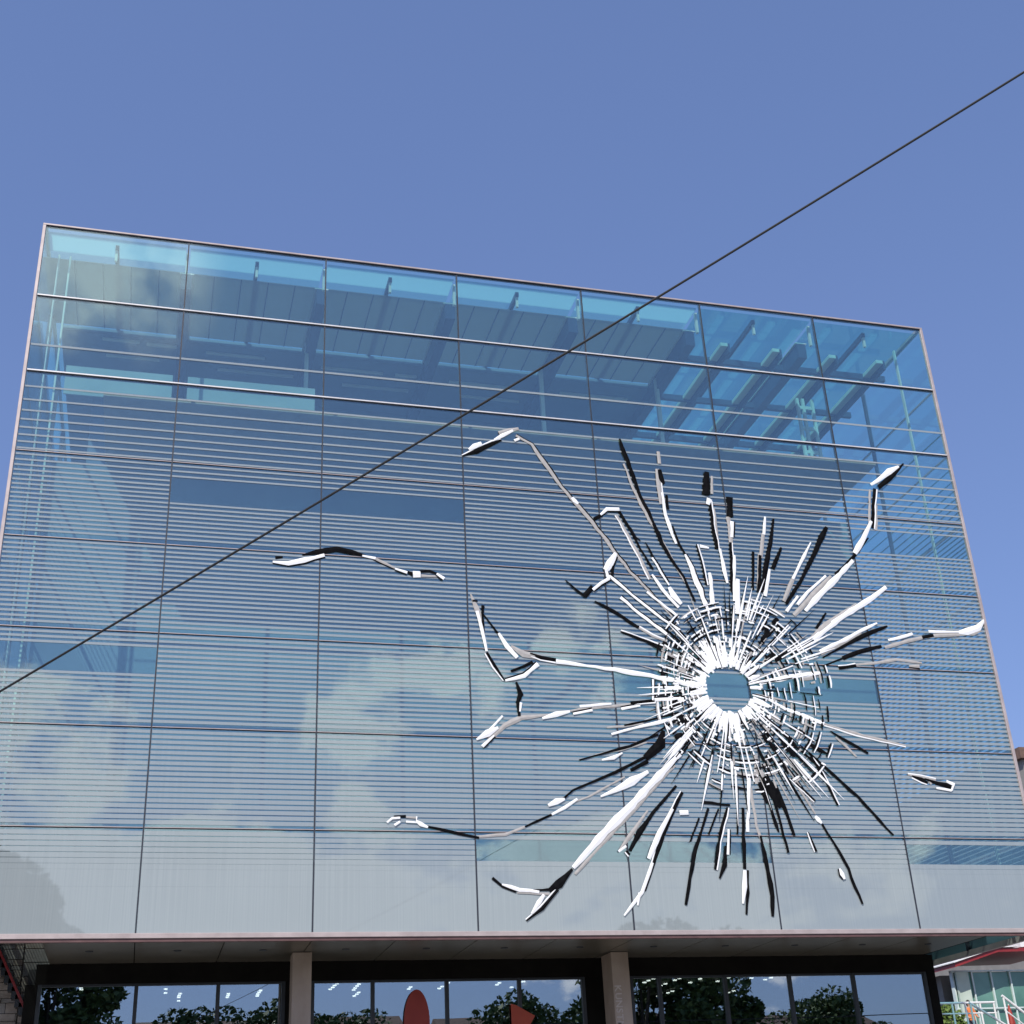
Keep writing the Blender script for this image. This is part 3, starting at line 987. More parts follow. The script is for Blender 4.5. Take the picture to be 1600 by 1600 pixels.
# ------------------------------------------------------------------ cables
p0, p1 = Vector((2.62, -18.83, 5.74)), Vector((10.95, -23.94, 10.03))
d = p1 - p0
pts = []
for k in range(-36, 61):
    t = k / 20.0
    q = p0 + d * t
    q.z += 0.30 * (t * t - t) * 0.55 if -1.0 < t < 2.5 else 0.0
    if q.z > 0.02 and -1.35 < t:
        pts.append(q)
wire = MB().tube(pts, 0.0108, 8).build('overhead_cable', 'wire')
tag(wire, 'thin black cable stretched diagonally across the sky and the facade', 'cable')
wire2 = MB().tube([(-10 + 9 * k, -42.0, 9.6 - 0.5 * math.sin(math.pi * k / 10)) for k in range(11)], 0.03, 6).build('street_light_cable', 'wire')
tag(wire2, 'horizontal cable across the plaza mirrored in the ground floor windows', 'cable')
lampo = empty('hanging_lamp', (17.0, -42.0, 8.7), 'small dark lamp on a cable mirrored in the window right of the left column', 'lamp')
MB().tube([(17.0, -42, 9.25), (17.0, -42, 8.95)], 0.02, 6).build('hanger', 'wire', lampo)
MB().tube([(17.0, -42, 8.55), (17.0, -42, 8.7), (17.0, -42, 8.95)], [0.28, 0.24, 0.06], 12).build('shade', 'frame_dark', lampo)

# ------------------------------------------------------------------ the shattered glass
# strokes in facade coordinates: (x, z, width) in metres; W white, K black, G grey
MAIN_STROKES = [
    ('K', [(11.57, 19.27, 0.038), (11.99, 19.47, 0.155), (12.46, 19.76, 0.156), (12.71, 19.89, 0.059)]),
    ('W', [(11.76, 19.49, 0.077), (11.92, 19.61, 0.232), (12.13, 19.73, 0.117)]),
    ('W', [(12.50, 19.87, 0.078), (12.75, 20.04, 0.177), (13.06, 20.23, 0.079)]),
    ('G', [(12.64, 20.11, 0.118), (12.94, 20.22, 0.139), (13.23, 20.31, 0.099)]),
    ('G', [(13.14, 20.08, 0.099), (13.58, 19.83, 0.099), (13.92, 19.31, 0.118), (14.26, 18.75, 0.117), (14.65, 18.18, 0.116), (15.20, 17.53, 0.116), (15.58, 16.97, 0.115), (15.86, 16.53, 0.114), (16.19, 16.09, 0.095), (16.65, 15.58, 0.075), (17.28, 14.83, 0.056)]),
    ('W', [(14.66, 18.24, 0.078), (14.74, 18.15, 0.136), (14.83, 18.06, 0.078)]),
    ('W', [(13.08, 19.90, 0.118), (13.23, 19.98, 0.079)]),
    ('K', [(15.26, 17.63, 0.097), (15.50, 17.77, 0.117)]),
    ('W', [(15.46, 17.77, 0.078), (15.65, 17.96, 0.117), (16.03, 17.99, 0.118)]),
    ('K', [(16.02, 17.93, 0.078), (16.31, 17.34, 0.097), (16.54, 16.81, 0.077), (16.86, 16.21, 0.077)]),
    ('G', [(15.93, 17.81, 0.078), (16.24, 17.18, 0.097), (16.52, 16.53, 0.077), (16.75, 15.91, 0.076)]),
    ('W', [(16.81, 16.05, 0.076), (17.06, 15.61, 0.114), (17.49, 15.11, 0.094)]),
    ('K', [(16.32, 17.44, 0.039), (16.44, 17.15, 0.078), (16.57, 17.06, 0.039)]),
    ('K', [(16.71, 17.02, 0.039), (16.90, 16.60, 0.077), (17.29, 15.85, 0.057)]),
    ('W', [(16.86, 16.56, 0.058), (17.09, 16.13, 0.096), (17.28, 15.76, 0.057)]),
    ('W', [(15.81, 16.62, 0.114), (15.64, 16.32, 0.227), (15.47, 16.08, 0.188)]),
    ('W', [(15.48, 16.12, 0.113), (15.53, 15.83, 0.131), (15.30, 15.69, 0.112), (15.06, 15.48, 0.093)]),
    ('K', [(15.84, 16.52, 0.076), (15.67, 16.20, 0.132), (15.66, 15.94, 0.075)]),
    ('W', [(15.55, 15.93, 0.113), (15.96, 15.58, 0.075), (16.39, 15.23, 0.075), (16.99, 14.74, 0.093), (17.46, 14.45, 0.075)]),
    ('K', [(14.30, 15.72, 0.037), (14.59, 15.45, 0.074), (14.85, 15.26, 0.074)]),
    ('K', [(14.81, 15.28, 0.221), (15.07, 15.58, 0.167)]),
    ('K', [(15.09, 15.15, 0.055), (15.63, 14.88, 0.111), (16.28, 14.46, 0.092)]),
    ('G', [(16.28, 14.46, 0.074), (16.66, 14.24, 0.055), (17.05, 14.10, 0.055)]),
    ('K', [(16.24, 20.28, 0.082), (16.34, 19.87, 0.143), (16.47, 19.34, 0.162), (16.70, 18.49, 0.120), (16.90, 17.96, 0.119), (17.21, 17.05, 0.137), (17.39, 16.61, 0.097), (17.74, 16.04, 0.077), (18.00, 15.32, 0.076)]),
    ('G', [(16.29, 19.47, 0.061), (16.51, 18.70, 0.120), (16.80, 17.98, 0.119), (17.15, 17.25, 0.098), (17.46, 16.56, 0.078), (17.77, 15.88, 0.058)]),
    ('G', [(17.39, 19.97, 0.124), (17.39, 19.57, 0.123)]),
    ('G', [(17.29, 19.39, 0.102), (17.31, 18.83, 0.202), (17.31, 18.26, 0.120)]),
    ('K', [(17.37, 19.38, 0.102), (17.40, 19.13, 0.183), (17.46, 18.91, 0.101)]),
    ('K', [(17.50, 18.56, 0.080), (17.49, 18.11, 0.120)]),
    ('W', [(17.37, 18.63, 0.080), (17.41, 17.93, 0.119), (17.54, 17.33, 0.118), (17.63, 17.04, 0.078)]),
    ('K', [(17.57, 17.60, 0.059), (17.72, 17.05, 0.098), (17.88, 16.71, 0.059)]),
    ('W', [(17.86, 16.73, 0.078), (18.07, 16.10, 0.155), (18.30, 15.25, 0.172)]),
    ('K', [(18.83, 19.43, 0.166), (18.77, 19.04, 0.247), (18.72, 18.67, 0.265)]),
    ('G', [(18.98, 19.31, 0.083), (18.91, 18.72, 0.102)]),
    ('W', [(18.81, 18.55, 0.183), (18.73, 18.36, 0.122)]),
    ('K', [(18.82, 18.49, 0.102), (18.81, 17.73, 0.141), (18.85, 16.97, 0.119)]),
    ('G', [(18.91, 18.25, 0.081), (18.90, 17.18, 0.080)]),
    ('W', [(18.33, 17.02, 0.099), (18.60, 16.98, 0.059)]),
    ('K', [(18.24, 17.07, 0.059), (18.32, 16.58, 0.078), (18.40, 15.83, 0.058)]),
    ('W', [(18.93, 16.98, 0.079), (18.98, 16.31, 0.118), (19.03, 15.93, 0.078)]),
    ('W', [(18.53, 16.22, 0.097), (18.52, 15.55, 0.154), (18.51, 15.26, 0.153)]),
    ('K', [(19.44, 18.66, 0.226), (19.38, 18.02, 0.244)]),
    ('G', [(19.32, 18.02, 0.162), (19.30, 17.17, 0.140)]),
    ('W', [(19.42, 17.88, 0.122), (19.35, 17.37, 0.100)]),
    ('K', [(19.29, 17.21, 0.100), (19.23, 16.47, 0.118), (19.13, 15.68, 0.078)]),
    ('W', [(19.36, 16.81, 0.079), (19.17, 15.40, 0.097)]),
    ('W', [(19.36, 16.08, 0.157), (19.22, 15.02, 0.192)]),
    ('K', [(19.95, 16.97, 0.080), (19.78, 15.78, 0.098)]),
    ('G', [(20.13, 16.91, 0.080), (19.95, 15.83, 0.098)]),
    ('W', [(20.48, 18.11, 0.082), (20.36, 17.53, 0.102)]),
    ('G', [(20.35, 17.57, 0.122), (20.16, 16.79, 0.120)]),
    ('K', [(20.15, 16.87, 0.100), (19.95, 15.71, 0.137)]),
    ('K', [(20.74, 18.07, 0.082), (20.52, 17.26, 0.162), (20.23, 16.34, 0.159), (20.05, 15.72, 0.137)]),
    ('K', [(20.85, 17.16, 0.101), (20.49, 16.47, 0.140)]),
    ('W', [(20.38, 16.45, 0.100), (20.13, 15.61, 0.117)]),
    ('K', [(22.41, 17.93, 0.125), (22.18, 17.58, 0.207), (21.82, 16.95, 0.143), (21.28, 16.11, 0.120), (20.74, 15.41, 0.118)]),
    ('W', [(21.81, 17.39, 0.062), (21.38, 16.71, 0.121), (21.06, 16.19, 0.100)]),
    ('G', [(21.11, 16.26, 0.100), (20.84, 15.79, 0.178), (20.68, 15.49, 0.118)]),
    ('W', [(21.14, 15.67, 0.079), (20.71, 15.18, 0.117)]),
    ('K', [(25.38, 20.31, 0.045), (24.95, 19.87, 0.177), (24.36, 19.40, 0.153)]),
    ('W', [(25.20, 20.18, 0.112), (24.82, 19.97, 0.222), (24.36, 19.62, 0.176), (24.12, 19.47, 0.087)]),
    ('K', [(24.23, 19.35, 0.109), (24.08, 18.78, 0.129), (23.91, 18.00, 0.106)]),
    ('G', [(24.18, 18.79, 0.108), (24.01, 17.95, 0.106)]),
    ('G', [(24.07, 19.31, 0.087), (23.84, 18.17, 0.085)]),
    ('W', [(23.91, 18.24, 0.107), (23.53, 17.62, 0.189), (23.17, 17.14, 0.166)]),
    ('K', [(23.71, 17.68, 0.063), (23.29, 17.21, 0.125), (22.79, 16.71, 0.123), (22.42, 16.44, 0.081)]),
    ('W', [(23.07, 16.91, 0.124), (22.41, 16.28, 0.183), (21.82, 15.75, 0.200), (21.30, 15.23, 0.118)]),
    ('G', [(22.29, 16.37, 0.102), (21.62, 15.74, 0.179), (20.93, 15.08, 0.137)]),
    ('W', [(22.12, 16.36, 0.081), (21.48, 15.83, 0.120), (21.08, 15.41, 0.099)]),
    ('W', [(23.99, 16.13, 0.123), (23.43, 15.73, 0.183), (22.93, 15.43, 0.181), (22.30, 15.04, 0.178), (21.40, 14.38, 0.155)]),
    ('G', [(22.95, 15.54, 0.081), (22.31, 15.10, 0.278), (21.87, 14.82, 0.236), (21.24, 14.33, 0.116)]),
    ('K', [(21.93, 15.21, 0.079), (21.56, 14.73, 0.098)]),
    ('W', [(23.49, 14.99, 0.060), (22.84, 14.68, 0.119), (22.39, 14.43, 0.118), (21.54, 14.04, 0.097)]),
    ('K', [(23.80, 14.91, 0.080), (23.02, 14.60, 0.139), (22.47, 14.32, 0.098), (21.61, 13.86, 0.058)]),
    ('G', [(22.93, 14.65, 0.079), (22.28, 14.33, 0.176), (21.57, 13.97, 0.116)]),
    ('W', [(27.01, 15.28, 0.084), (26.74, 15.01, 0.269), (26.35, 14.89, 0.206), (26.07, 14.84, 0.103)]),
    ('W', [(26.12, 14.86, 0.062), (25.09, 14.82, 0.102)]),
    ('W', [(24.56, 14.72, 0.121), (24.12, 14.58, 0.120), (23.74, 14.48, 0.080)]),
    ('G', [(26.83, 14.95, 0.083), (26.55, 14.82, 0.103), (25.28, 14.71, 0.122), (24.42, 14.51, 0.140), (23.60, 14.26, 0.099)]),
    ('K', [(25.23, 14.71, 0.101), (24.85, 14.63, 0.121)]),
    ('K', [(23.50, 14.29, 0.119), (22.83, 14.11, 0.137), (22.22, 13.87, 0.136)]),
    ('K', [(22.22, 13.87, 0.058), (21.57, 13.61, 0.057)]),
    ('K', [(22.60, 13.68, 0.097), (22.05, 13.58, 0.115)]),
    ('G', [(24.69, 13.85, 0.060), (23.89, 13.91, 0.099), (23.07, 13.76, 0.098), (22.56, 13.70, 0.078)]),
    ('G', [(24.59, 13.75, 0.099), (24.26, 13.74, 0.059)]),
    ('W', [(21.46, 13.41, 0.114), (20.65, 13.28, 0.151), (19.57, 13.03, 0.130)]),
    ('W', [(19.62, 12.67, 0.092), (20.32, 12.32, 0.111), (21.34, 11.96, 0.111)]),
    ('G', [(21.34, 11.96, 0.074), (22.49, 11.66, 0.093), (23.70, 11.43, 0.056)]),
    ('K', [(21.49, 11.76, 0.055), (21.97, 11.47, 0.092), (22.51, 11.18, 0.074)]),
    ('G', [(21.62, 11.60, 0.055), (21.90, 11.36, 0.074), (22.15, 11.07, 0.055)]),
    ('K', [(20.75, 11.15, 0.091), (21.35, 10.58, 0.090), (21.99, 9.98, 0.108), (22.85, 8.98, 0.071)]),
    ('K', [(20.79, 11.05, 0.072), (21.13, 10.40, 0.090), (21.37, 9.74, 0.071)]),
    ('K', [(20.12, 10.45, 0.071), (20.44, 10.13, 0.071), (20.73, 9.85, 0.071)]),
    ('G', [(20.32, 10.18, 0.071), (20.55, 9.75, 0.070), (20.69, 9.51, 0.053)]),
    ('W', [(20.66, 9.45, 0.070), (20.74, 9.36, 0.157), (20.82, 9.27, 0.070)]),
    ('K', [(20.83, 9.25, 0.087), (21.19, 8.56, 0.087), (21.38, 8.11, 0.103), (21.49, 7.67, 0.085), (21.63, 7.23, 0.068)]),
    ('W', [(21.13, 8.12, 0.051), (21.18, 7.98, 0.154), (21.23, 7.85, 0.068)]),
    ('K', [(20.40, 9.04, 0.035), (20.55, 8.54, 0.086)]),
    ('K', [(19.34, 10.19, 0.070), (19.52, 9.20, 0.103), (19.57, 9.03, 0.051)]),
    ('K', [(19.50, 10.16, 0.123), (19.66, 9.20, 0.103), (19.76, 8.50, 0.085)]),
    ('K', [(19.64, 10.23, 0.158), (19.83, 9.62, 0.122), (20.00, 8.94, 0.086)]),
    ('K', [(19.34, 10.45, 0.211), (19.56, 10.11, 0.351), (19.73, 9.66, 0.139)]),
    ('K', [(19.21, 10.32, 0.175), (19.39, 9.77, 0.156)]),
    ('G', [(18.94, 10.15, 0.105), (18.98, 9.19, 0.103), (19.09, 8.67, 0.068)]),
    ('K', [(19.05, 8.93, 0.068), (19.14, 8.03, 0.134), (19.17, 7.43, 0.149), (19.10, 6.93, 0.082)]),
    ('G', [(19.15, 10.27, 0.140), (19.20, 11.04, 0.142)]),
    ('K', [(18.66, 9.64, 0.086), (18.56, 8.70, 0.135), (18.50, 8.09, 0.100)]),
    ('W', [(18.95, 10.52, 0.105), (18.71, 9.02, 0.102)]),
    ('W', [(18.50, 8.06, 0.083), (18.44, 7.66, 0.181), (18.34, 7.24, 0.065)]),
    ('K', [(18.58, 8.06, 0.083), (18.51, 7.51, 0.099), (18.40, 6.98, 0.065)]),
    ('K', [(18.59, 10.21, 0.052), (18.42, 8.95, 0.051)]),
    ('K', [(17.70, 9.61, 0.068), (17.45, 9.04, 0.084), (17.21, 8.52, 0.099), (17.01, 7.86, 0.098), (16.82, 7.21, 0.080)]),
    ('K', [(17.42, 9.36, 0.051), (17.11, 8.75, 0.050)]),
    ('K', [(17.98, 9.60, 0.051), (17.63, 8.94, 0.050)]),
    ('K', [(18.23, 9.64, 0.068), (17.97, 9.01, 0.101), (17.70, 8.07, 0.082)]),
    ('K', [(18.07, 8.66, 0.100), (17.96, 8.18, 0.133), (17.79, 7.85, 0.049)]),
    ('W', [(18.19, 9.08, 0.068), (18.09, 8.44, 0.083)]),
    ('W', [(16.90, 9.48, 0.151), (17.14, 9.49, 0.135)]),
    ('K', [(17.56, 9.76, 0.085), (18.31, 9.70, 0.069)]),
    ('W', [(16.72, 9.58, 0.101), (16.31, 8.96, 0.149), (15.96, 8.32, 0.114)]),
    ('K', [(17.04, 10.01, 0.085), (16.61, 9.32, 0.134), (16.28, 8.67, 0.131), (15.95, 7.92, 0.097), (15.79, 7.55, 0.064)]),
    ('W', [(16.05, 8.23, 0.081), (15.72, 7.52, 0.112), (15.20, 6.96, 0.047)]),
    ('W', [(15.65, 7.50, 0.095), (15.57, 7.20, 0.047)]),
    ('K', [(16.89, 10.17, 0.085), (16.19, 9.47, 0.117), (15.80, 8.99, 0.181), (15.49, 8.51, 0.097)]),
    ('G', [(16.06, 9.53, 0.067), (15.54, 8.90, 0.131), (15.21, 8.51, 0.065)]),
    ('W', [(15.40, 8.63, 0.065), (15.19, 8.49, 0.065)]),
    ('K', [(15.39, 8.51, 0.065), (15.48, 8.41, 0.081)]),
    ('W', [(17.08, 11.01, 0.139), (16.27, 10.26, 0.220), (15.61, 9.62, 0.249), (14.88, 8.97, 0.244), (13.99, 8.09, 0.111)]),
    ('G', [(16.91, 10.71, 0.086), (15.69, 9.53, 0.100), (14.86, 8.75, 0.097), (14.03, 7.94, 0.079)]),
    ('K', [(13.97, 8.06, 0.079), (13.64, 7.73, 0.219), (13.36, 7.54, 0.140)]),
    ('K', [(11.96, 7.84, 0.077), (12.20, 7.63, 0.077), (12.53, 7.51, 0.046)]),
    ('W', [(12.19, 7.69, 0.046), (12.63, 7.57, 0.123), (13.10, 7.51, 0.077)]),
    ('K', [(12.96, 7.56, 0.046), (13.42, 7.58, 0.093)]),
    ('G', [(12.56, 7.50, 0.046), (13.35, 7.47, 0.077)]),
    ('W', [(13.22, 7.45, 0.093), (13.09, 7.28, 0.138), (12.88, 7.01, 0.046)]),
    ('K', [(13.58, 7.58, 0.093), (13.17, 7.14, 0.138), (12.75, 6.85, 0.046)]),
    ('W', [(16.16, 10.52, 0.102), (15.67, 10.24, 0.236), (15.22, 10.01, 0.167), (14.83, 9.85, 0.050)]),
    ('K', [(16.18, 10.79, 0.120), (15.69, 10.54, 0.102)]),
    ('K', [(16.16, 10.92, 0.103), (15.26, 10.47, 0.101), (14.12, 10.00, 0.066), (13.82, 9.75, 0.065)]),
    ('W', [(13.45, 9.60, 0.065), (13.69, 9.72, 0.147), (13.89, 9.77, 0.065)]),
    ('G', [(15.52, 10.37, 0.051), (14.53, 9.85, 0.066), (14.15, 9.71, 0.049)]),
    ('W', [(14.22, 9.78, 0.082), (13.88, 9.56, 0.098), (13.53, 9.38, 0.065)]),
    ('K', [(13.53, 9.38, 0.048), (13.16, 9.22, 0.064), (12.83, 9.07, 0.048)]),
    ('G', [(12.83, 9.07, 0.064), (12.34, 8.88, 0.079), (11.62, 8.81, 0.062)]),
    ('K', [(11.67, 8.79, 0.062), (10.99, 8.92, 0.078), (10.40, 9.04, 0.062)]),
    ('W', [(10.42, 9.02, 0.062), (10.26, 9.11, 0.139), (10.14, 9.17, 0.062)]),
    ('W', [(10.15, 9.28, 0.046), (10.14, 9.13, 0.062), (9.89, 9.15, 0.062)]),
    ('W', [(9.43, 9.12, 0.046), (9.55, 9.22, 0.077), (9.75, 9.24, 0.062)]),
    ('K', [(9.60, 9.27, 0.062), (9.89, 9.28, 0.077)]),
    ('W', [(9.61, 9.06, 0.061), (9.75, 9.15, 0.061)]),
    ('G', [(9.89, 9.26, 0.062), (10.14, 9.25, 0.062)]),
    ('K', [(16.69, 11.62, 0.140), (16.54, 11.22, 0.381), (16.12, 10.87, 0.206)]),
    ('K', [(16.53, 11.51, 0.070), (15.75, 11.18, 0.086), (14.95, 10.95, 0.068), (14.34, 10.77, 0.050)]),
    ('G', [(16.20, 11.29, 0.052), (15.48, 11.07, 0.068), (14.78, 10.92, 0.051)]),
    ('W', [(15.51, 10.99, 0.051), (15.26, 10.86, 0.102), (14.94, 10.79, 0.051)]),
    ('K', [(17.17, 12.12, 0.071), (16.07, 11.82, 0.070), (15.62, 11.72, 0.052)]),
    ('G', [(16.16, 11.79, 0.052), (15.62, 11.70, 0.069), (15.15, 11.65, 0.052)]),
    ('W', [(17.08, 11.97, 0.106), (16.06, 11.70, 0.087), (15.61, 11.58, 0.069), (15.25, 11.47, 0.069)]),
    ('W', [(17.35, 12.49, 0.143), (16.52, 12.44, 0.106)]),
    ('K', [(16.57, 12.60, 0.071), (16.50, 12.42, 0.089), (15.85, 12.33, 0.105)]),
    ('G', [(15.85, 12.29, 0.088), (14.97, 12.19, 0.087), (14.27, 12.08, 0.069), (13.66, 11.94, 0.068)]),
    ('W', [(15.32, 12.29, 0.070), (15.06, 12.26, 0.104), (14.45, 12.19, 0.086)]),
    ('W', [(14.18, 12.04, 0.069), (13.79, 11.94, 0.205), (13.43, 11.83, 0.068)]),
    ('W', [(14.79, 12.10, 0.069), (14.26, 11.98, 0.069)]),
    ('W', [(16.11, 12.27, 0.070), (15.58, 12.16, 0.087)]),
    ('G', [(13.76, 11.96, 0.051), (12.89, 11.84, 0.135), (12.46, 11.63, 0.150), (11.86, 11.08, 0.082)]),
    ('W', [(12.39, 11.86, 0.067), (12.04, 11.48, 0.083)]),
    ('W', [(12.26, 11.55, 0.067), (11.99, 11.40, 0.182), (11.69, 11.22, 0.049)]),
    ('W', [(12.15, 11.34, 0.050), (11.83, 11.05, 0.098)]),
    ('W', [(16.54, 13.01, 0.054), (16.48, 12.42, 0.071)]),
    ('K', [(12.79, 12.78, 0.069), (12.89, 12.45, 0.153), (12.81, 12.23, 0.119), (12.83, 11.87, 0.084)]),
    ('W', [(12.89, 12.23, 0.085), (12.85, 11.99, 0.051)]),
    ('W', [(17.83, 12.88, 0.182), (16.73, 13.07, 0.162), (15.49, 13.23, 0.125), (14.70, 13.30, 0.088), (13.89, 13.38, 0.140)]),
    ('K', [(13.89, 13.42, 0.105), (13.49, 13.47, 0.105), (13.20, 13.56, 0.087)]),
    ('G', [(12.70, 13.75, 0.087), (13.03, 13.55, 0.209), (13.85, 13.40, 0.070)]),
    ('K', [(12.66, 13.06, 0.069), (12.96, 13.18, 0.104), (13.26, 13.34, 0.105)]),
    ('W', [(13.40, 13.29, 0.122), (13.00, 12.94, 0.121), (12.50, 12.80, 0.068)]),
    ('K', [(12.48, 12.81, 0.051), (12.23, 13.17, 0.103), (12.04, 13.54, 0.086)]),
    ('W', [(12.04, 13.57, 0.069), (11.93, 14.15, 0.087), (11.82, 14.68, 0.106)]),
    ('K', [(12.00, 13.89, 0.035), (11.96, 14.56, 0.070), (11.99, 14.85, 0.106)]),
    ('G', [(11.67, 15.16, 0.053), (11.83, 14.77, 0.176), (11.97, 14.42, 0.070)]),
    ('K', [(11.71, 14.96, 0.088), (11.85, 14.97, 0.053)]),
    ('K', [(11.99, 14.60, 0.053), (12.21, 14.31, 0.070), (12.40, 14.03, 0.070)]),
    ('W', [(12.38, 14.09, 0.070), (12.59, 13.74, 0.139), (12.85, 13.44, 0.122)]),
    ('W', [(15.83, 15.31, 0.093), (16.36, 14.85, 0.111), (17.07, 14.30, 0.093)]),
    ('K', [(15.75, 14.32, 0.055), (16.29, 14.13, 0.091), (16.92, 13.93, 0.073)]),
    ('W', [(16.61, 15.52, 0.075), (17.46, 14.82, 0.075)]),
    ('W', [(17.28, 15.70, 0.114), (17.38, 15.48, 0.266), (17.58, 15.22, 0.114)]),
]
LEFT_STROKES = [
    ('W', [(6.52, 15.72, 0.068), (6.91, 15.70, 0.119), (7.31, 15.82, 0.137), (7.83, 16.00, 0.104)]),
    ('K', [(6.58, 15.84, 0.085), (6.77, 15.87, 0.068)]),
    ('K', [(7.26, 15.96, 0.052), (7.63, 16.07, 0.138), (8.13, 16.18, 0.174), (8.54, 16.14, 0.157), (8.91, 16.05, 0.070)]),
    ('W', [(8.81, 16.05, 0.070), (9.16, 16.00, 0.088)]),
    ('G', [(9.11, 16.01, 0.070), (9.38, 15.89, 0.088), (9.67, 15.76, 0.053)]),
    ('W', [(9.67, 15.74, 0.070), (9.99, 15.65, 0.088)]),
    ('K', [(9.96, 15.69, 0.053), (10.14, 15.61, 0.141)]),
    ('W', [(10.14, 15.61, 0.194), (10.34, 15.62, 0.194)]),
    ('K', [(10.33, 15.71, 0.071), (10.57, 15.73, 0.089), (10.79, 15.67, 0.071)]),
    ('G', [(10.36, 15.59, 0.088), (10.80, 15.60, 0.071)]),
    ('W', [(10.77, 15.67, 0.071), (10.97, 15.54, 0.106)]),
]
RIGHT_STROKES = [
    ('K', [(24.08, 10.52, 0.056), (24.46, 10.41, 0.149), (24.84, 10.33, 0.186)]),
    ('K', [(23.71, 10.58, 0.056), (23.99, 10.48, 0.130), (24.15, 10.40, 0.074)]),
    ('G', [(23.60, 10.62, 0.055), (24.01, 10.57, 0.074), (24.42, 10.49, 0.074)]),
    ('W', [(24.73, 10.47, 0.093), (24.96, 10.37, 0.112)]),
    ('W', [(24.92, 10.35, 0.075), (24.83, 10.21, 0.074)]),
    ('W', [(24.38, 10.27, 0.074), (24.83, 10.21, 0.074)]),
    ('G', [(24.16, 10.54, 0.056), (24.26, 10.37, 0.074)]),
]


frnd2 = random.Random(8)


def splinter(parent, colour, pts, y=-0.014, lift=0.07, cap=True):
    """one tapered splinter with a raised ridge, standing proud of the pane"""
    m = MB()
    n = len(pts)
    off = world_base(parent)
    vs, fs = [], []
    for i, (x, zz, w) in enumerate(pts):
        a, b = pts[max(i - 1, 0)], pts[min(i + 1, n - 1)]
        dx, dz = b[0] - a[0], b[1] - a[1]
        L = math.hypot(dx, dz) or 1.0
        nx, nz = -dz / L, dx / L
        h = w * 0.43
        vs += [(x + nx * h, y, zz + nz * h), (x + nx * h * 0.1, y - w * lift, zz + nz * h * 0.1), (x - nx * h, y, zz - nz * h)]
    for i in range(n - 1):
        j = i * 3
        fs += [(j, j + 3, j + 4, j + 1), (j + 1, j + 4, j + 5, j + 2), (j + 2, j + 5, j + 3, j)]
    fs += [(0, 1, 2), (n * 3 - 1, n * 3 - 2, n * 3 - 3)]
    m.poly(vs, fs)
    # a thin second fracture face runs along most splinters
    nf = len(fs)
    if frnd2.random() < 0.24:
        sgn = frnd2.choice((-1, 1))
        v2, f2 = [], []
        for i, (x, zz, w) in enumerate(pts):
            a, b = pts[max(i - 1, 0)], pts[min(i + 1, n - 1)]
            dx, dz = b[0] - a[0], b[1] - a[1]
            L = math.hypot(dx, dz) or 1.0
            nx, nz = -dz / L * sgn, dx / L * sgn
            t = 0.014 + 0.010 * frnd2.random()
            o = w * 0.5 + t * 0.5
            ex, ez = x + nx * o, zz + nz * o
            v2 += [(ex + nx * t, y + 0.001, ez + nz * t), (ex, y - 0.004, ez), (ex - nx * t, y + 0.001, ez - nz * t)]
        for i in range(n - 1):
            j = i * 3
            f2 += [(j, j + 3, j + 4, j + 1), (j + 1, j + 4, j + 5, j + 2), (j + 2, j + 5, j + 3, j)]
        f2 += [(0, 1, 2), (n * 3 - 1, n * 3 - 2, n * 3 - 3)]
        m.poly(v2, f2)
    o = m.build('splinter', colour, parent)
    if len(m.f) > nf:
        other = {'W': 'K', 'K': 'W', 'G': frnd2.choice('WK')}[colour]
        o.data.materials.append(M[other])
        for p in o.data.polygons[nf:]:
            p.material_index = 1
    return o


def refine(pts, rr, jag=0.25):
    """subdivide a stroke so that its edges run uneven like broken glass"""
    out = []
    for a, b in zip(pts[:-1], pts[1:]):
        L = math.hypot(b[0] - a[0], b[1] - a[1])
        k = max(1, int(L / 0.22))
        for i in range(k):
            t = i / k
            w = a[2] + (b[2] - a[2]) * t
            e = rr.uniform(-jag, jag) * w * (0 if (i == 0 and not out) else 1)
            out.append((a[0] + (b[0] - a[0]) * t + e * 0.5, a[1] + (b[1] - a[1]) * t + e * 0.4, w * (1 + rr.uniform(-jag, jag))))
    out.append(pts[-1])
    return out


CX, CZ = 18.68, 12.86                # centre of the bullet hole on the facade
frac = empty('glass_fracture', (CX, 0, CZ), 'bullet hole fracture with white and black splinters radiating over the facade', 'fracture')
frnd = random.Random(21)
order = {'G': 0.0, 'K': 0.006, 'W': 0.012}
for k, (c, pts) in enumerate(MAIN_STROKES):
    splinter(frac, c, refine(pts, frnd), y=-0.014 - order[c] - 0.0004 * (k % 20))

# web of concentric and radial splinters round the hole


def pol(a, r):
    # radius stretches a little with the direction as the real hole does
    k = min(1.0, max(0.0, (r - 0.7) / 1.2))
    s = 1.0 + 0.20 * math.cos(a) * k
    if math.sin(a) < 0:
        s += 0.12 * -math.sin(a)
    s += 0.12 * abs(math.sin(a)) * k
    return CX + r * s * math.cos(a), CZ + r * 0.95 * s * math.sin(a)


web_small = {'W': MB(), 'K': MB(), 'G': MB()}
parts_left = [140]


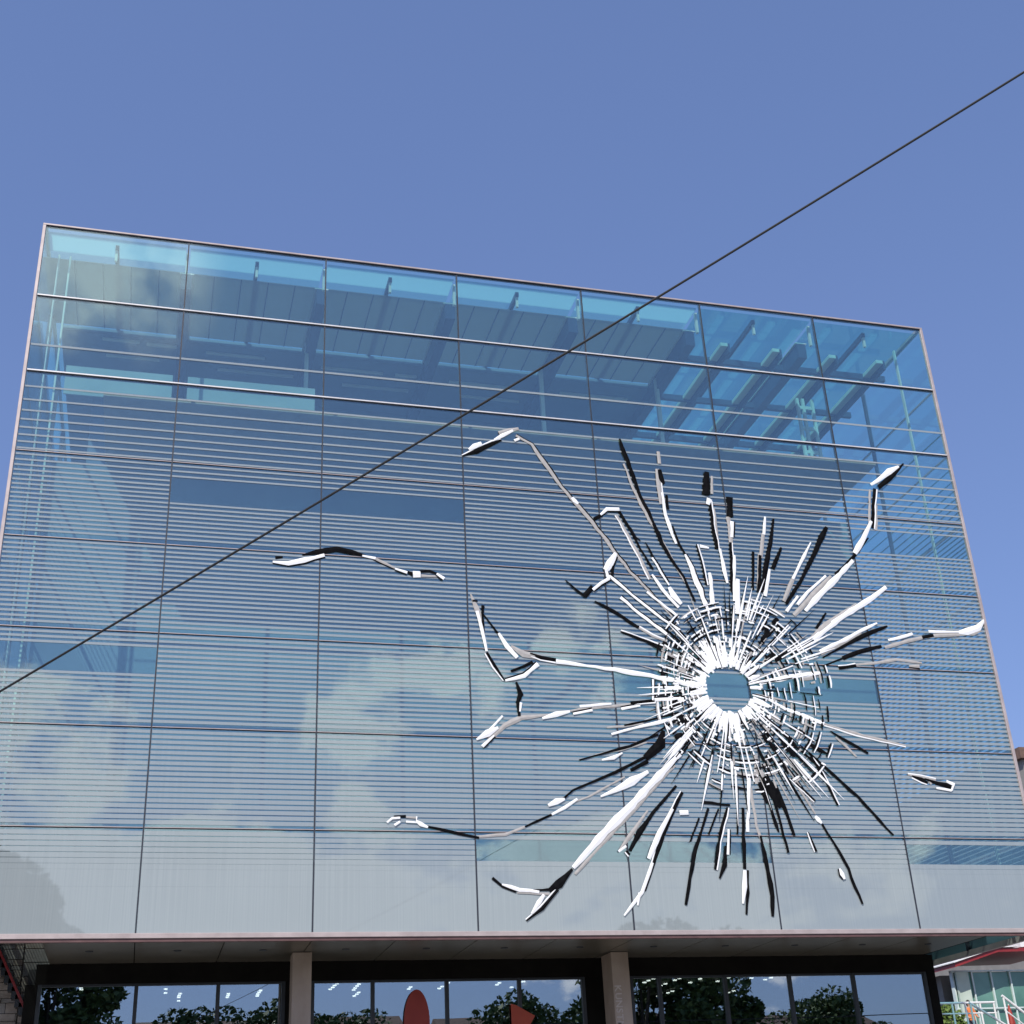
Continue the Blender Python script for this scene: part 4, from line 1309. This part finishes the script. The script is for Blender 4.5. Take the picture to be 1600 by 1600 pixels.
def small_splinter(c, pts, y):
    """big pieces are parts of their own, the crumbs are joined"""
    L = sum(math.hypot(b[0] - a[0], b[1] - a[1]) for a, b in zip(pts[:-1], pts[1:]))
    if parts_left[0] > 0 and L > 0.42:
        parts_left[0] -= 1
        splinter(frac, c, pts, y)
        return
    m = web_small[c]
    n = len(pts)
    vs, fs = [], []
    for i, (x, zz, w) in enumerate(pts):
        a, b = pts[max(i - 1, 0)], pts[min(i + 1, n - 1)]
        dx, dz = b[0] - a[0], b[1] - a[1]
        L2 = math.hypot(dx, dz) or 1.0
        nx, nz = -dz / L2, dx / L2
        h = w / 2
        vs += [(x + nx * h, y, zz + nz * h), (x, y - w * 0.08, zz), (x - nx * h, y, zz - nz * h)]
    for i in range(n - 1):
        j = i * 3
        fs += [(j, j + 3, j + 4, j + 1), (j + 1, j + 4, j + 5, j + 2), (j + 2, j + 5, j + 3, j)]
    fs += [(0, 1, 2), (n * 3 - 1, n * 3 - 2, n * 3 - 3)]
    m.poly(vs, fs)


def sparse(a):                       # the right-hand side of the web stays more open
    return math.cos(a) > 0.86 and abs(math.sin(a)) < 0.5


tmpw = random.Random(77)
# ragged white rim of crushed glass
for k in range(90):
    a = 2 * math.pi * k / 90 + tmpw.uniform(-.05, .05)
    side = abs(math.sin(a)) < 0.38
    if side and tmpw.random() < (0.75 if math.cos(a) > 0 else 0.35):
        continue
    heavy = 1.5 if (3.3 < a < 4.9 or 1.2 < a < 2.2) else 1.0
    r0 = tmpw.uniform(0.60, 0.70)
    r1 = r0 + tmpw.uniform(0.18, 0.50) * heavy
    w = tmpw.uniform(0.05, 0.15) * min(heavy, 1.2)
    x0, z0 = pol(a, r0)
    x1, z1 = pol(a + tmpw.uniform(-.06, .06), r1)
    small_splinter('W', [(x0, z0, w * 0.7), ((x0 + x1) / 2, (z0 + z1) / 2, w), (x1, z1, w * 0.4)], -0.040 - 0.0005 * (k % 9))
# radial cracks, fairly evenly spaced, each broken into a few lengths
NR = 62
for k in range(NR):
    a = 2 * math.pi * k / NR + tmpw.uniform(-.035, .035)
    if sparse(a) and k % 2:
        continue
    r = tmpw.uniform(0.66, 0.95)
    rend = tmpw.uniform(1.95, 2.55)
    base = tmpw.choices('WKG', (0.62, 0.24, 0.14))[0]
    if 5.0 < a < 6.0:
        base = tmpw.choices('WKG', (0.25, 0.5, 0.25))[0]
    while r < rend:
        L = tmpw.uniform(0.35, 0.95)
        r1 = min(r + L, rend)
        c = base if tmpw.random() < 0.75 else tmpw.choice('WKG')
        w = tmpw.uniform(0.028, 0.066) * (1.25 if c == 'W' and r < 1.3 else 1.0)
        x0, z0 = pol(a, r)
        a2 = a + tmpw.uniform(-.012, .012)
        xm, zm = pol((a + a2) / 2, (r + r1) / 2)
        x1, z1 = pol(a2, r1)
        small_splinter(c, [(x0, z0, w * 0.7), (xm, zm, w), (x1, z1, w * 0.6)], -0.028 - order[c] - 0.0003 * (k % 30))
        a = a2
        r = r1 + tmpw.uniform(0.0, 0.08)
# concentric broken arcs: a dark line with a bright edge
for ring in range(11):
    r = 0.94 + ring * 0.152
    a = tmpw.uniform(0, 0.3)
    while a < 2 * math.pi + 0.1:
        da = tmpw.uniform(0.10, 0.42) / (0.6 + 0.4 * r)
        keep = 0.80 - (0.25 if ring > 7 else 0.0) + (0.10 if (5.0 < a < 6.9) else 0.0)
        if tmpw.random() < keep:
            rr = r + tmpw.uniform(-.03, .03)
            w = tmpw.uniform(0.03, 0.068)
            n = max(3, int(da / 0.07))
            kp, wp = [], []
            for i in range(n + 1):
                t = a + da * i / n
                j = tmpw.uniform(-.008, .008)
                x, zz = pol(t, rr + j)
                kp.append((x, zz, w * (0.6 if i in (0, n) else 1)))
                x, zz = pol(t, rr + j + w * 0.85)
                wp.append((x, zz, w * 0.8 * (0.6 if i in (0, n) else 1)))
            c1, c2 = ('K', 'W') if tmpw.random() < 0.62 else (('G', 'K') if tmpw.random() < 0.5 else ('W', 'G'))
            small_splinter(c1, kp, -0.022 - order[c1] - 0.0004 * ring)
            if tmpw.random() < 0.7:
                small_splinter(c2, wp, -0.024 - order[c2] - 0.0004 * ring)
        a += da + tmpw.uniform(0.02, 0.09)
# long tapering spikes that carry the cracks outwards from the web
for k in range(78):
    if k < 40:
        a = tmpw.uniform(3.9, 5.6)
    elif k < 58:
        a = tmpw.uniform(0.3, 1.5)
    else:
        a = tmpw.uniform(1.5, 3.9)
    r0, r1 = tmpw.uniform(1.5, 2.1), tmpw.uniform(2.5, 3.25)
    c = tmpw.choices('WKG', (0.38, 0.46, 0.16))[0]
    w = tmpw.uniform(0.03, 0.075)
    a2 = a + tmpw.uniform(-.02, .02)
    x0, z0 = pol(a, r0)
    xm, zm = pol((a + a2) / 2, r0 + (r1 - r0) * 0.4)
    x1, z1 = pol(a2, r1)
    small_splinter(c, [(x0, z0, w * 0.8), (xm, zm, w), (x1, z1, w * 0.15)], -0.020 - order[c] - 0.0003 * (k % 30))
# small chips between the cracks
for k in range(520):
    a = tmpw.uniform(-math.pi, math.pi)
    if sparse(a) and tmpw.random() < 0.7:
        continue
    r = 0.72 + 1.6 * tmpw.random() ** 1.3
    c = tmpw.choices('WKG', (0.50, 0.30, 0.20))[0]
    x, zz = pol(a, r)
    s = tmpw.uniform(0.02, 0.07)
    t = a + tmpw.uniform(-.2, .2) + (math.pi / 2 if tmpw.random() < 0.5 else 0)
    dx, dz = math.cos(t) * s, math.sin(t) * s
    small_splinter(c, [(x - dx, zz - dz, s * 0.7), (x + dx, zz + dz, s)], -0.026 - order[c] - 0.0003 * (k % 30))
# flat plates of glass still hanging between the rings
for k in range(150):
    if k < 40:
        c = 'W'
        a = tmpw.choice((tmpw.uniform(1.1, 2.3), tmpw.uniform(3.5, 4.9), tmpw.uniform(1.1, 2.6)))
        r = tmpw.uniform(0.72, 1.5)
    elif k < 80:
        c = 'G'
        a = tmpw.uniform(0, 2 * math.pi)
        r = tmpw.uniform(0.9, 2.3)
    else:
        c = 'K'
        a = tmpw.choice((tmpw.uniform(5.0, 5.9), tmpw.uniform(2.4, 3.0), tmpw.uniform(0.4, 1.0), tmpw.uniform(3.3, 3.9)))
        r = tmpw.uniform(1.3, 2.3)
    if sparse(a) and k > 60:
        continue
    L, w = tmpw.uniform(0.07, 0.17), tmpw.uniform(0.06, 0.15)
    x0, z0 = pol(a, r - L)
    x1, z1 = pol(a + tmpw.uniform(-.04, .04), r + L)
    small_splinter(c, [(x0, z0, w * tmpw.uniform(.4, 1)), ((x0 + x1) / 2, (z0 + z1) / 2, w), (x1, z1, w * tmpw.uniform(.3, .9))], -0.018 - order[c] - 0.0003 * (k % 40))
for c, lab in (('W', 'white'), ('K', 'black'), ('G', 'grey')):
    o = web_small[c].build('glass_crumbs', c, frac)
    o['kind'] = 'stuff'

crk = empty('glass_crack', (14.2 - 6.5, 0, 15.8), 'lone wavy white and black crack left of the bullet hole fracture', 'crack')
for k, (c, pts) in enumerate(LEFT_STROKES):
    splinter(crk, c, refine(pts, frnd), y=-0.014 - order[c] - 0.0004 * k)
shd = empty('glass_shard', (24.6, 0, 10.6), 'lone black shard with white rim below right of the bullet hole', 'shard')
for k, (c, pts) in enumerate(RIGHT_STROKES):
    splinter(shd, c, refine(pts, frnd), y=-0.014 - order[c] - 0.0004 * k)
